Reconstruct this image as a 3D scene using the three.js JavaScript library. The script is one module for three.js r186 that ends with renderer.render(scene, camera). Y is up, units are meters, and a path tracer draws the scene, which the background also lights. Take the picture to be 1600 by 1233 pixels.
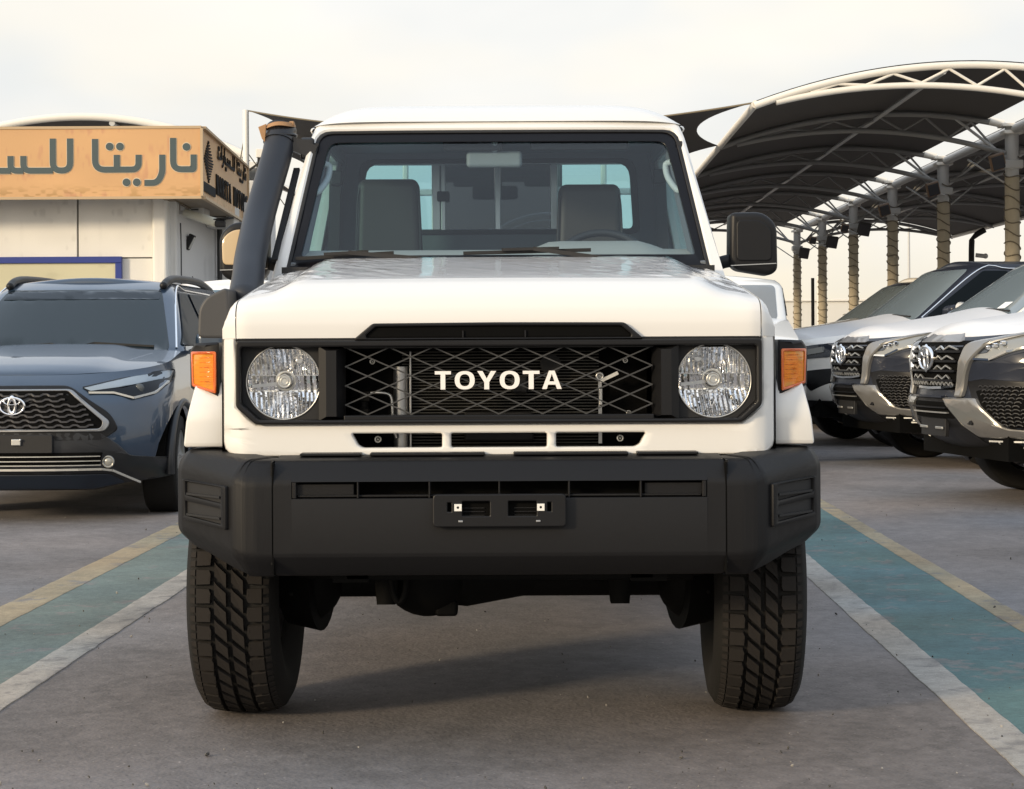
import * as THREE from 'three';
import { RoundedBoxGeometry } from 'three/addons/geometries/RoundedBoxGeometry.js';
import { TessellateModifier } from 'three/addons/modifiers/TessellateModifier.js';
import { mergeGeometries, toCreasedNormals } from 'three/addons/utils/BufferGeometryUtils.js';
import { FontLoader } from 'three/addons/loaders/FontLoader.js';
import { TextGeometry } from 'three/addons/geometries/TextGeometry.js';
import { ImprovedNoise } from 'three/addons/math/ImprovedNoise.js';

// ---------------------------------------------------------------- camera, sky, sun, exposure
const EYE = 1.14, DIST = 6.0, FOCAL = 3000, HU = 779, HV = 537;
const scene = new THREE.Scene();
const camera = new THREE.PerspectiveCamera(2 * Math.atan(616.5 / FOCAL) * 180 / Math.PI, 1600 / 1233, 0.1, 600);
camera.position.set(0, EYE, DIST);
camera.rotation.z = -0.0052;
camera.setViewOffset(1600, 1233, 800 - HU, 616.5 - HV, 1600, 1233);   // lens shifted so that uprights stay upright
const renderer = new THREE.WebGLRenderer({ antialias: true });
renderer.toneMapping = THREE.LinearToneMapping;
renderer.toneMappingExposure = 1.36;
renderer.shadowMap.enabled = true;
const SUN = new THREE.Vector3(-0.74, 0.27, 0.62).normalize();
const perlin = new ImprovedNoise();
const fbm = (x, y, z, o = 4) => { let s = 0, a = 0.5; for (let i = 0; i < o; i++) { s += a * perlin.noise(x, y, z); x *= 2.03; y *= 2.03; z *= 2.03; a *= 0.5; } return s; };
const lerp = (a, b, t) => a + (b - a) * t, clamp = (v, a = 0, b = 1) => Math.min(b, Math.max(a, v));
const smooth = (a, b, v) => { const t = clamp((v - a) / (b - a)); return t * t * (3 - 2 * t); };
{
  const w = 2048, h = 1024, data = new Float32Array(w * h * 4), d = new THREE.Vector3();
  for (let j = 0; j < h; j++) for (let i = 0; i < w; i++) {
    const el = ((j + 0.5) / h - 0.5) * Math.PI, az = ((i + 0.5) / w - 0.5) * 2 * Math.PI;
    d.set(Math.cos(el) * Math.cos(az), Math.sin(el), Math.cos(el) * Math.sin(az));
    const e = Math.max(0, d.y), k = 1 / (e + 0.22);
    const n = fbm(d.x * k * 1.1 + 3.1, d.z * k * 1.1 - 1.7, 2.3, 5), n2 = fbm(d.x * k * 2.3 - 4.2, d.z * k * 2.3 + 6.1, 7.7, 4);
    const cl = clamp(0.55 + 1.9 * n), warm = clamp(0.30 + 2.4 * n2);
    const zen = smooth(0.15, 0.7, e), top = [lerp(lerp(0.635, 0.81, cl), 0.66, zen), lerp(lerp(0.655, 0.79, cl), 0.77, zen), lerp(lerp(0.66, 0.75, cl), 0.92, zen)];
    const cream = [0.85, 0.775, 0.64], hor = [0.71, 0.615, 0.44];
    const glow = Math.pow(Math.max(0, d.dot(SUN)), 3) * 0.45 + Math.pow(Math.max(0, d.dot(SUN)), 14) * 0.8, o = (j * w + i) * 4;
    for (let c = 0; c < 3; c++) {
      let v = lerp(top[c], cream[c], warm * 0.55 * Math.exp(-e * 2.2));
      v = lerp(v, hor[c], Math.min(1, Math.exp(-e * 21) * 1.05)) * lerp(1, 0.93, e);
      data[o + c] = v + glow * [1, 0.78, 0.48][c];
      if (d.y < 0) data[o + c] = lerp(data[o + c], 0.2, clamp(-d.y * 12));
    }
    data[o + 3] = 1;
  }
  const t = new THREE.DataTexture(data, w, h, THREE.RGBAFormat, THREE.FloatType);
  t.mapping = THREE.EquirectangularReflectionMapping; t.magFilter = t.minFilter = THREE.LinearFilter; t.needsUpdate = true;
  scene.background = t; scene.environment = t;
}
const sun = new THREE.DirectionalLight(new THREE.Color().setRGB(1, 0.80, 0.54), 2.2);
sun.position.copy(SUN).multiplyScalar(60); sun.castShadow = true; sun.shadow.radius = 15; sun.shadow.mapSize.set(4096, 4096);
Object.assign(sun.shadow.camera, { left: -30, right: 30, top: 30, bottom: -30, near: 1, far: 140 });
scene.add(sun, sun.target);

// ---------------------------------------------------------------- helpers
let seed = 20240611;
const rnd = () => { seed = (seed + 0x6D2B79F5) | 0; let t = Math.imul(seed ^ (seed >>> 15), 1 | seed); t = (t + Math.imul(t ^ (t >>> 7), 61 | t)) ^ t; return ((t ^ (t >>> 14)) >>> 0) / 4294967296; };
const rr = (a, b) => a + (b - a) * rnd();
const V = (x, y, z) => new THREE.Vector3(x, y, z);
const taken = new Set();
const numbered = (n) => { let k = n, i = 1; while (taken.has(k)) k = n + '_' + String(i++).padStart(3, '0'); taken.add(k); return k; };
function tag(o, label, category, group) { o.userData.label = label; o.userData.category = category; if (group) o.userData.group = group; return o; }
function thing(name, label, category, pos = [0, 0, 0], turn = 0, group) {
  const o = new THREE.Group(); o.name = numbered(name); o.position.set(...pos); o.rotation.y = turn; scene.add(o); return tag(o, label, category, group);
}
function flat(g) {
  let h = g.index ? g.toNonIndexed() : g;
  if (!h.attributes.normal) h.computeVertexNormals();
  if (!h.attributes.uv) h.setAttribute('uv', new THREE.BufferAttribute(new Float32Array(h.attributes.position.count * 2), 2));
  for (const k of Object.keys(h.attributes)) if (!['position', 'normal', 'uv'].includes(k)) h.deleteAttribute(k);
  h.morphAttributes = {}; h.clearGroups?.(); return h;
}
const join = (l) => { l = [].concat(l); return l.length === 1 ? l[0] : mergeGeometries(l.map(flat), false); };
function part(name, geos, mat, parent, label) {
  const m = new THREE.Mesh(join(geos), mat); m.name = parent ? name : numbered(name); m.castShadow = m.receiveShadow = true;
  (parent || scene).add(m); if (label) m.userData.label = label; return m;
}
function struct(name, geos, mat) { const m = part(name, geos, mat); m.userData.kind = 'structure'; return m; }
function grid(nu, nv, f, flip = false, us = 1, vs = 1) {
  const p = [], uv = [], ix = [];
  for (let j = 0; j <= nv; j++) for (let i = 0; i <= nu; i++) { p.push(...f(i / nu, j / nv)); uv.push(i / nu * us, j / nv * vs); }
  for (let j = 0; j < nv; j++) for (let i = 0; i < nu; i++) {
    const a = j * (nu + 1) + i, b = a + 1, c = a + nu + 1, d = c + 1;
    flip ? ix.push(a, c, b, b, c, d) : ix.push(a, b, c, b, d, c);
  }
  const g = new THREE.BufferGeometry();
  g.setAttribute('position', new THREE.Float32BufferAttribute(p, 3)); g.setAttribute('uv', new THREE.Float32BufferAttribute(uv, 2)); g.setIndex(ix); g.computeVertexNormals(); return g;
}
function mirror(g) {   // the other side of a symmetric thing
  const h = flat(g.clone()), p = h.attributes.position, n = h.attributes.normal, uv = h.attributes.uv;
  for (let i = 0; i < p.count; i++) { p.setX(i, -p.getX(i)); n.setX(i, -n.getX(i)); }
  for (let i = 0; i < p.count; i += 3) for (const a of [p, n, uv]) for (let c = 0; c < a.itemSize; c++) { const k = (i + 1) * a.itemSize + c, l = (i + 2) * a.itemSize + c, t = a.array[k]; a.array[k] = a.array[l]; a.array[l] = t; }
  return h;
}
const both = (g) => { g = [].concat(g); return [...g, ...g.map(mirror)]; };
const box = (x, y, z, w, h, d) => new THREE.BoxGeometry(w, h, d).translate(x, y, z);
const rbox = (x, y, z, w, h, d, r = 0.01, s = 3) => new RoundedBoxGeometry(w, h, d, s, Math.min(r, w / 2.01, h / 2.01, d / 2.01)).translate(x, y, z);
const tube = (pts, r, seg = 24, rad = 8, closed = false) => new THREE.TubeGeometry(new THREE.CatmullRomCurve3(pts.map((p) => p.isVector3 ? p : V(...p)), closed, 'catmullrom', 0.5), seg, r, rad, closed);
function bar(p, q, w, h = w) {
  p = p.isVector3 ? p : V(...p); q = q.isVector3 ? q : V(...q);
  const d = q.clone().sub(p), l = d.length(), m = new THREE.Matrix4(), up = Math.abs(d.y) > 0.95 * l ? V(0, 0, 1) : V(0, 1, 0);
  m.lookAt(q, p, up); m.setPosition(p.clone().add(q).multiplyScalar(0.5));
  return new THREE.BoxGeometry(w, h, l).applyMatrix4(m);
}
function cyl(p, q, r0, r1 = r0, n = 14, open = false) {
  p = p.isVector3 ? p : V(...p); q = q.isVector3 ? q : V(...q);
  const d = q.clone().sub(p), l = d.length();
  return new THREE.CylinderGeometry(r1, r0, l, n, 1, open).applyQuaternion(new THREE.Quaternion().setFromUnitVectors(V(0, 1, 0), d.normalize())).translate((p.x + q.x) / 2, (p.y + q.y) / 2, (p.z + q.z) / 2);
}
function rounded(pts, r, n = 4) {
  const out = [], N = pts.length;
  for (let i = 0; i < N; i++) {
    const [x, y, rad = r] = pts[i], a = pts[(i + N - 1) % N], b = pts[(i + 1) % N];
    const la = Math.hypot(a[0] - x, a[1] - y), lb = Math.hypot(b[0] - x, b[1] - y), k = Math.min(rad, la * 0.48, lb * 0.48);
    if (k < 1e-5) { out.push([x, y]); continue; }
    const p = [x + (a[0] - x) / la * k, y + (a[1] - y) / la * k], q = [x + (b[0] - x) / lb * k, y + (b[1] - y) / lb * k];
    for (let s = 0; s <= n; s++) { const t = s / n, u = 1 - t; out.push([u * u * p[0] + 2 * u * t * x + t * t * q[0], u * u * p[1] + 2 * u * t * y + t * t * q[1]]); }
  }
  return out;
}
function dense(pts, step) {
  const out = [];
  pts.forEach((p, i) => { const q = pts[(i + 1) % pts.length], n = Math.max(1, Math.ceil(Math.hypot(q[0] - p[0], q[1] - p[1]) / step)); for (let s = 0; s < n; s++) out.push([lerp(p[0], q[0], s / n), lerp(p[1], q[1], s / n)]); });
  return out;
}
const wound = (p, ccw) => { let s = 0; p.forEach((q, i) => { const r = p[(i + 1) % p.length]; s += q[0] * r[1] - r[0] * q[1]; }); return (s > 0) === ccw ? p : [...p].reverse(); };
const shapeOf = (pts, holes = []) => { pts = wound(pts, true); holes = holes.map((h) => wound(h, false)); const s = new THREE.Shape(pts.map((p) => new THREE.Vector2(p[0], p[1]))); for (const h of holes) s.holes.push(new THREE.Path(h.map((p) => new THREE.Vector2(p[0], p[1])))); return s; };
function plate(pts, z, t, { holes = [], b = 0.003, bs = 2 } = {}) {   // front face at z, t thick
  b = Math.min(b, t / 2.2);
  return new THREE.ExtrudeGeometry(shapeOf(pts, holes), { depth: t - 2 * b, bevelEnabled: b > 0, bevelThickness: b, bevelSize: b, bevelOffset: -b, bevelSegments: bs, curveSegments: 6 }).translate(0, 0, z - t + b);
}
const moved = (g, f) => { const p = g.attributes.position, v = V(0, 0, 0); for (let i = 0; i < p.count; i++) { v.fromBufferAttribute(p, i); f(v); p.setXYZ(i, v.x, v.y, v.z); } return g; };
function conform(pts, zf, off, t, { holes = [], b = 0.003, edge = 0.07, crease = 0.6 } = {}) {   // a panel bent over the surface z = zf(x, y)
  let g = plate(dense(pts, edge), 0, t, { holes: holes.map((h) => dense(h, edge)), b, bs: 1 });
  g = flat(new TessellateModifier(edge * 1.6, 40).modify(g));
  return toCreasedNormals(moved(g, (v) => { v.z += zf(v.x, v.y) + off; }), crease);
}
const toSide = (g, xf) => { moved(g, (v) => { const a = v.x, c = v.z; v.x = xf(v.y, a) + c; v.z = a; }); g = flat(g); const p = g.attributes.position; return toCreasedNormals(fixWinding(g), 0.6); };
function fixWinding(g) { const p = g.attributes.position, uv = g.attributes.uv; for (let i = 0; i < p.count; i += 3) for (const a of [p, uv]) for (let c = 0; c < a.itemSize; c++) { const k = (i + 1) * a.itemSize + c, l = (i + 2) * a.itemSize + c, t = a.array[k]; a.array[k] = a.array[l]; a.array[l] = t; } return g; }
function side(pts, xf, off, t, { holes = [], b = 0.003, edge = 0.12 } = {}) {   // pts in (z, y), bent over x = xf(y)
  let g = plate(dense(pts, edge), off, t, { holes: holes.map((h) => dense(h, edge)), b, bs: 1 });
  return toSide(flat(new TessellateModifier(edge * 1.6, 6).modify(g)), xf);
}
const circle = (x, y, r, n = 40, sy = 1) => Array.from({ length: n }, (_, i) => [x + r * Math.cos(i / n * 2 * Math.PI), y + r * sy * Math.sin(i / n * 2 * Math.PI)]);
const rect = (x0, y0, x1, y1) => [[x0, y0], [x1, y0], [x1, y1], [x0, y1]];
const table = (t) => (v) => { if (v <= t[0][0]) return t[0][1]; for (let i = 1; i < t.length; i++) if (v <= t[i][0]) { const k = (v - t[i - 1][0]) / (t[i][0] - t[i - 1][0]); return lerp(t[i - 1][1], t[i][1], k); } return t[t.length - 1][1]; };
const at = (u, v, d) => V((u - HU) * d / FOCAL, EYE - (v - HV) * d / FOCAL, DIST - d);   // where something seen in the photograph at distance d stands
const VPX = 0.0283;                                                                    // the bays and the canopy run this far sideways per metre of depth
const lot = (x, y, d) => V(x + d * VPX, y, DIST - d);                                   // coordinates along the bays

// ---------------------------------------------------------------- materials
function noiseTex(n, f, srgb = false) {
  const a = new Uint8Array(n * n * 4);
  for (let j = 0; j < n; j++) for (let i = 0; i < n; i++) { const c = f(i, j, n), o = (j * n + i) * 4; for (let k = 0; k < 3; k++) a[o + k] = clamp(Array.isArray(c) ? c[k] : c) * 255; a[o + 3] = 255; }
  const t = new THREE.DataTexture(a, n, n); t.wrapS = t.wrapT = THREE.RepeatWrapping; t.magFilter = THREE.LinearFilter; t.minFilter = THREE.LinearMipmapLinearFilter; t.generateMipmaps = true;
  if (srgb) t.colorSpace = THREE.SRGBColorSpace; t.needsUpdate = true; return t;
}
const hash = (i, j) => { let h = Math.imul(i, 374761393) ^ Math.imul(j, 668265263); h = Math.imul(h ^ (h >>> 13), 1274126177); return ((h ^ (h >>> 16)) >>> 0) / 4294967296; };
const per = (x, y, n, f, s) => {   // tiling noise
  const a = x / n * f, b = y / n * f, i = Math.floor(a), j = Math.floor(b), u = a - i, v = b - j, w = (i, j) => hash(((i % f) + f) % f + s * 977, ((j % f) + f) % f + s * 131);
  const su = u * u * (3 - 2 * u), sv = v * v * (3 - 2 * v); return lerp(lerp(w(i, j), w(i + 1, j), su), lerp(w(i, j + 1), w(i + 1, j + 1), su), sv);
};
const lin2s = (c) => c <= 0.0031308 ? c * 12.92 : 1.055 * Math.pow(c, 1 / 2.4) - 0.055;
const grain = noiseTex(256, (i, j, n) => 0.25 * per(i, j, n, 16, 1) + 0.35 * per(i, j, n, 64, 2) + 0.4 * per(i, j, n, 128, 3));
const smudge = noiseTex(256, (i, j, n) => 0.5 + 0.35 * (per(i, j, n, 4, 5) - 0.5) + 0.4 * (per(i, j, n, 11, 6) - 0.5) + 0.35 * (per(i, j, n, 40, 7) - 0.5));
const rep = (t, x, y = x) => { const c = t.clone(); c.repeat.set(x, y); c.needsUpdate = true; return c; };
const C = (r, g, b) => new THREE.Color().setRGB(r, g, b);
const std = (c, o = {}) => new THREE.MeshStandardMaterial({ color: c, roughness: 0.6, ...o });
const phy = (c, o = {}) => new THREE.MeshPhysicalMaterial({ color: c, roughness: 0.4, ...o });
const M = {
  white: phy(C(0.70, 0.69, 0.665), { roughness: 0.5, clearcoat: 0.8, clearcoatRoughness: 0.06 }),
  hood: phy(C(0.70, 0.69, 0.67), { roughness: 0.55, specularIntensity: 0.5, clearcoat: 0.22, clearcoatRoughness: 0.05 }),
  blackTrim: phy(C(0.008, 0.008, 0.009), { roughness: 0.42, specularIntensity: 0.55 }),
  matBlack: std(C(0.008, 0.008, 0.009), { roughness: 0.7 }),
  bumper: phy(C(0.008, 0.008, 0.009), { roughness: 0.52, specularIntensity: 0.45, bumpMap: rep(grain, 1), bumpScale: 0.0003 }),
  snorkel: std(C(0.011, 0.013, 0.019), { roughness: 0.42 }),
  void: phy(C(0.003, 0.003, 0.003), { roughness: 0.9, specularIntensity: 0.2 }),
  under: phy(C(0.004, 0.004, 0.004), { roughness: 0.7, specularIntensity: 0.25 }),
  chrome: std(C(0.86, 0.86, 0.87), { metalness: 1, roughness: 0.07 }),
  brushed: std(C(0.62, 0.61, 0.58), { metalness: 0.85, roughness: 0.32 }),
  alu: std(C(0.5, 0.5, 0.5), { metalness: 0.9, roughness: 0.35 }),
  letter: phy(C(0.83, 0.79, 0.76), { roughness: 0.3, clearcoat: 0.5 }),
  lens: phy(C(0.98, 0.99, 1), { roughness: 0.02, transmission: 1, thickness: 0, ior: 1.45 }),
  amber: phy(C(1.0, 0.40, 0.02), { roughness: 0.15, transmission: 0.45, thickness: 0, clearcoat: 1, clearcoatRoughness: 0.04 }),
  amberEdge: phy(C(0.62, 0.12, 0.008), { roughness: 0.2, clearcoat: 1 }),
  glass: phy(C(0.74, 0.85, 0.92), { roughness: 0.0, transmission: 1, thickness: 0, ior: 1.5 }),
  glassGreen: phy(C(0.60, 0.78, 0.79), { roughness: 0.0, transmission: 1, thickness: 0, ior: 1.5 }),
  glassDark: phy(C(0.33, 0.37, 0.40), { roughness: 0.02, transmission: 1, thickness: 0, ior: 1.5 }),
  carGlass: phy(C(0.012, 0.02, 0.026), { roughness: 0.03, ior: 1.5, specularIntensity: 0.75 }),
  tyre: phy(C(0.011, 0.0105, 0.010), { roughness: 0.8, specularIntensity: 0.5, bumpMap: rep(grain, 8), bumpScale: 0.0006 }),
  tread: phy(C(0.021, 0.0185, 0.017), { roughness: 0.85, specularIntensity: 0.4, bumpMap: rep(grain, 8), bumpScale: 0.0006 }),  // lighter than the tyre so groove shade is put into the colours
  vinyl: std(C(0.038, 0.032, 0.027), { roughness: 0.55 }),
  trim: std(C(0.12, 0.135, 0.15), { roughness: 0.7 }),
  trimDark: std(C(0.018, 0.019, 0.021), { roughness: 0.6 }),
  dash: std(C(0.33, 0.315, 0.27), { roughness: 0.6 }),
  blue: phy(C(0.027, 0.049, 0.086), { roughness: 0.3, metalness: 0.3, clearcoat: 1, clearcoatRoughness: 0.03 }),
  slate: phy(C(0.02, 0.024, 0.036), { roughness: 0.3, metalness: 0, specularIntensity: 0.4, clearcoat: 0.28, clearcoatRoughness: 0.06 }),
  film: phy(C(0.66, 0.66, 0.67), { roughness: 0.5, clearcoat: 0.4, clearcoatRoughness: 0.2, bumpMap: rep(smudge, 5, 3), bumpScale: 0.004 }),
  pearl: phy(C(0.74, 0.73, 0.70), { roughness: 0.4, clearcoat: 1, clearcoatRoughness: 0.04 }),
  cream: phy(C(0.70, 0.66, 0.58), { roughness: 0.4, clearcoat: 0.8, clearcoatRoughness: 0.06 }),
  silver: phy(C(0.23, 0.225, 0.215), { roughness: 0.36, metalness: 0.5, clearcoat: 1, clearcoatRoughness: 0.05 }),
  headlamp: phy(C(0.23, 0.235, 0.225), { roughness: 0.3, metalness: 0.2, clearcoat: 1, clearcoatRoughness: 0.02 }),
  darkLamp: phy(C(0.025, 0.03, 0.04), { roughness: 0.1, clearcoat: 1, clearcoatRoughness: 0.02 }),
  sideGlass: phy(C(0.006, 0.009, 0.012), { roughness: 0.32, ior: 1.35, specularIntensity: 0.2 }),
  capGrey: phy(C(0.16, 0.16, 0.165), { roughness: 0.35, clearcoat: 0.5 }),
  lampSteel: phy(C(0.24, 0.29, 0.34), { roughness: 0.25, clearcoat: 0.6 }),
  trimLine: std(C(0.62, 0.62, 0.6), { roughness: 0.3, metalness: 0.3 }),
  wall: std(C(0.60, 0.60, 0.60), { roughness: 0.75, map: null }),
  wallPale: std(C(0.66, 0.645, 0.60), { roughness: 0.85 }),
  steelWhite: std(C(0.72, 0.69, 0.63), { roughness: 0.5 }),
  steelGrey: std(C(0.48, 0.48, 0.47), { roughness: 0.5 }),
  archGrey: std(C(0.27, 0.265, 0.255), { roughness: 0.55 }),
  fabric: std(C(0.085, 0.078, 0.072), { roughness: 0.95, side: THREE.DoubleSide }),
  wrap: std(C(0.42, 0.365, 0.27), { roughness: 0.9, bumpMap: rep(smudge, 3, 8), bumpScale: 0.006 }),
  rope: std(C(0.16, 0.135, 0.095), { roughness: 0.9 }),
  tape: std(C(0.34, 0.19, 0.09), { roughness: 0.7 }),
};
// ---------------------------------------------------------------- ground
const asphalt = (tint, wear) => noiseTex(1024, (i, j, n) => {
  const a = per(i, j, n, 3, 11), b = per(i, j, n, 9, 12), c = per(i, j, n, 40, 13), d = per(i, j, n, 160, 14), e = hash(i * 3 + 1, j * 7 + 5), st = hash(i + 911, j + 37);
  let k = 0.82 + 0.30 * (a - 0.5) + 0.28 * (b - 0.5) + 0.2 * (c - 0.5) + 0.22 * (d - 0.5) + 0.24 * (e - 0.5);
  if (st > 0.9972) k *= 2.1; else if (st < 0.006) k *= 0.42;
  const warm = 0.11 * (per(i, j, n, 5, 21) - 0.5), out = [];
  let m = 0;
  if (wear) { const s = per(i, j, n, 24, 31) * 0.5 + per(i, j, n, 90, 32) * 0.3 + d * 0.2; m = smooth(0.56, 0.8, s) * wear; }
  for (let q = 0; q < 3; q++) out.push(lin2s(clamp(lerp(tint[q], [0.165, 0.155, 0.15][q], m) * k * (1 + warm * [1.6, 0, -1.6][q]))));
  return out;
}, true);
const aggregate = noiseTex(512, (i, j, n) => 0.45 * per(i, j, n, 128, 41) + 0.35 * per(i, j, n, 60, 42) + 0.2 * hash(i, j));
function ground() {
  const T = asphalt([0.192, 0.175, 0.171], 0); T.repeat.set(1 / 5.3, 1 / 5.3); T.wrapS = T.wrapT = THREE.MirroredRepeatWrapping;
  const B = rep(aggregate, 1 / 1.1), R = 300;
  const g = new THREE.PlaneGeometry(2 * R, 2 * R, 1, 1).rotateX(-Math.PI / 2).translate(0, 0, -R + 60);
  const p = g.attributes.position, uv = g.attributes.uv; for (let i = 0; i < p.count; i++) uv.setXY(i, p.getX(i) + 0.37 * p.getZ(i), p.getZ(i) - 0.37 * p.getX(i));
  struct('car_park_ground', g, std(0xffffff, { map: T, bumpMap: B, bumpScale: 0.0025, roughness: 0.88 }));
  const strip = (name, x0, x1, d0, d1, y, tint, wear, label) => {
    const n = 260, t = asphalt(tint, wear); t.repeat.set(1 / 2.9, 1 / 2.9); t.wrapS = t.wrapT = THREE.MirroredRepeatWrapping;
    const g = grid(6, n, (u0, v) => { const u = clamp((u0 * 6 - 1) / 4); const d = lerp(d0, d1, v), e0 = x0 + 0.008 * fbm(d * 2.2, x0 * 9, 1, 4) + 0.004 * (hash(Math.round(v * n), 5) - 0.5), e1 = x1 + 0.008 * fbm(d * 2.2, x1 * 9, 4, 4) + 0.004 * (hash(Math.round(v * n), 9) - 0.5), q = lot(lerp(e0, e1, u), u0 < 0.01 || u0 > 0.99 ? -0.001 : y, d); return [q.x, q.y, q.z]; });
    const p = g.attributes.position, uv2 = g.attributes.uv; for (let i = 0; i < p.count; i++) uv2.setXY(i, p.getX(i) + 0.2 * p.getZ(i), p.getZ(i));
    const m = struct(name, g, std(0xffffff, { map: t, bumpMap: B, bumpScale: 0.002, roughness: 0.8 })); m.userData.label = label;
  };
  const pale = [0.33, 0.31, 0.28], yel = [0.31, 0.255, 0.165], teal = [0.070, 0.145, 0.148];
  strip('teal_strip', 1.30, 1.88, 2, 17, 0.002, teal, 0.75, 'teal painted strip on the right of the pickup');
  strip('white_line', 1.227, 1.356, 2, 17, 0.004, pale, 0.8, 'pale worn line on the right of the pickup');
  strip('yellow_line', 1.83, 1.939, 2, 17, 0.004, yel, 0.9, 'yellowish worn line on the right beyond the teal strip');
  strip('teal_strip', -2.33, -1.80, 2, 17, 0.002, [0.125, 0.165, 0.152], 1.1, 'teal painted strip on the left of the pickup');
  strip('white_line', -1.863, -1.733, 2, 17, 0.004, pale, 0.85, 'pale worn line on the left of the pickup');
  strip('yellow_line', -2.415, -2.249, 2, 17, 0.004, yel, 0.9, 'yellowish worn line on the left beyond the teal strip');
}
ground();
{   // loose grit lying on the asphalt
  const g = new THREE.IcosahedronGeometry(1, 0), n = 380, im = new THREE.InstancedMesh(g, std(0xffffff, { roughness: 0.9 }), n), m = new THREE.Matrix4(), q = new THREE.Quaternion(), col = new THREE.Color();
  for (let i = 0; i < n; i++) { const d = 4.9 + 9 * Math.pow(rnd(), 1.6), s = rr(0.0012, 0.0042) * (rnd() < 0.05 ? 1.8 : 1), p = lot(rr(-0.3 * d, 0.3 * d), s * 0.4 + 0.004, d), k = rnd() < 0.5 ? rr(0.04, 0.09) : rr(0.16, 0.30); q.setFromEuler(new THREE.Euler(rr(0, 6), rr(0, 6), rr(0, 6))); m.compose(p, q, V(s * rr(0.8, 1.8), s * 0.7, s)); im.setMatrixAt(i, m); im.setColorAt(i, col.setRGB(k, k * 0.94, k * 0.86)); }
  im.name = 'grit'; im.castShadow = im.receiveShadow = true; im.userData.kind = 'stuff'; im.userData.label = 'loose grit scattered over the asphalt'; im.userData.category = 'grit'; scene.add(im);
}

// ---------------------------------------------------------------- office block with sign on the left
function stroke(pts, w, z, t, r = w * 0.55) {   // a pen stroke of constant width with round bends, as a raised letter piece
  const c = rounded([...pts], 0), path = [];
  for (let i = 0; i < pts.length; i++) {
    if (i === 0 || i === pts.length - 1) { path.push(pts[i]); continue; }
    const [x, y] = pts[i], a = pts[i - 1], b = pts[i + 1], la = Math.hypot(a[0] - x, a[1] - y), lb = Math.hypot(b[0] - x, b[1] - y), k = Math.min(r * 1.6, la * 0.49, lb * 0.49);
    const p = [x + (a[0] - x) / la * k, y + (a[1] - y) / la * k], q = [x + (b[0] - x) / lb * k, y + (b[1] - y) / lb * k];
    for (let s = 0; s <= 6; s++) { const t2 = s / 6, u = 1 - t2; path.push([u * u * p[0] + 2 * u * t2 * x + t2 * t2 * q[0], u * u * p[1] + 2 * u * t2 * y + t2 * t2 * q[1]]); }
  }
  const L = [], R = [];
  path.forEach((p, i) => { const a = path[Math.max(0, i - 1)], b = path[Math.min(path.length - 1, i + 1)], dx = b[0] - a[0], dy = b[1] - a[1], l = Math.hypot(dx, dy) || 1; L.push([p[0] - dy / l * w / 2, p[1] + dx / l * w / 2]); R.push([p[0] + dy / l * w / 2, p[1] - dx / l * w / 2]); });
  return plate([...L, ...R.reverse()], z, t, { b: 0 });
}
const fontBold = await new FontLoader().loadAsync('fonts/droid/droid_sans_bold.typeface.json');
function glyph(ch, x0, y0, x1, y1, z, t, b = 0) {   // one capital fitted into a rectangle
  const g = new TextGeometry(ch, { font: fontBold, size: 1, depth: 0.1, curveSegments: 8, bevelEnabled: false }); g.computeBoundingBox(); const k = g.boundingBox;
  return flat(g.translate(-k.min.x, -k.min.y, 0).scale((x1 - x0) / (k.max.x - k.min.x), (y1 - y0) / (k.max.y - k.min.y), t / 0.1).translate(x0, y0, z - t));
}
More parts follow.
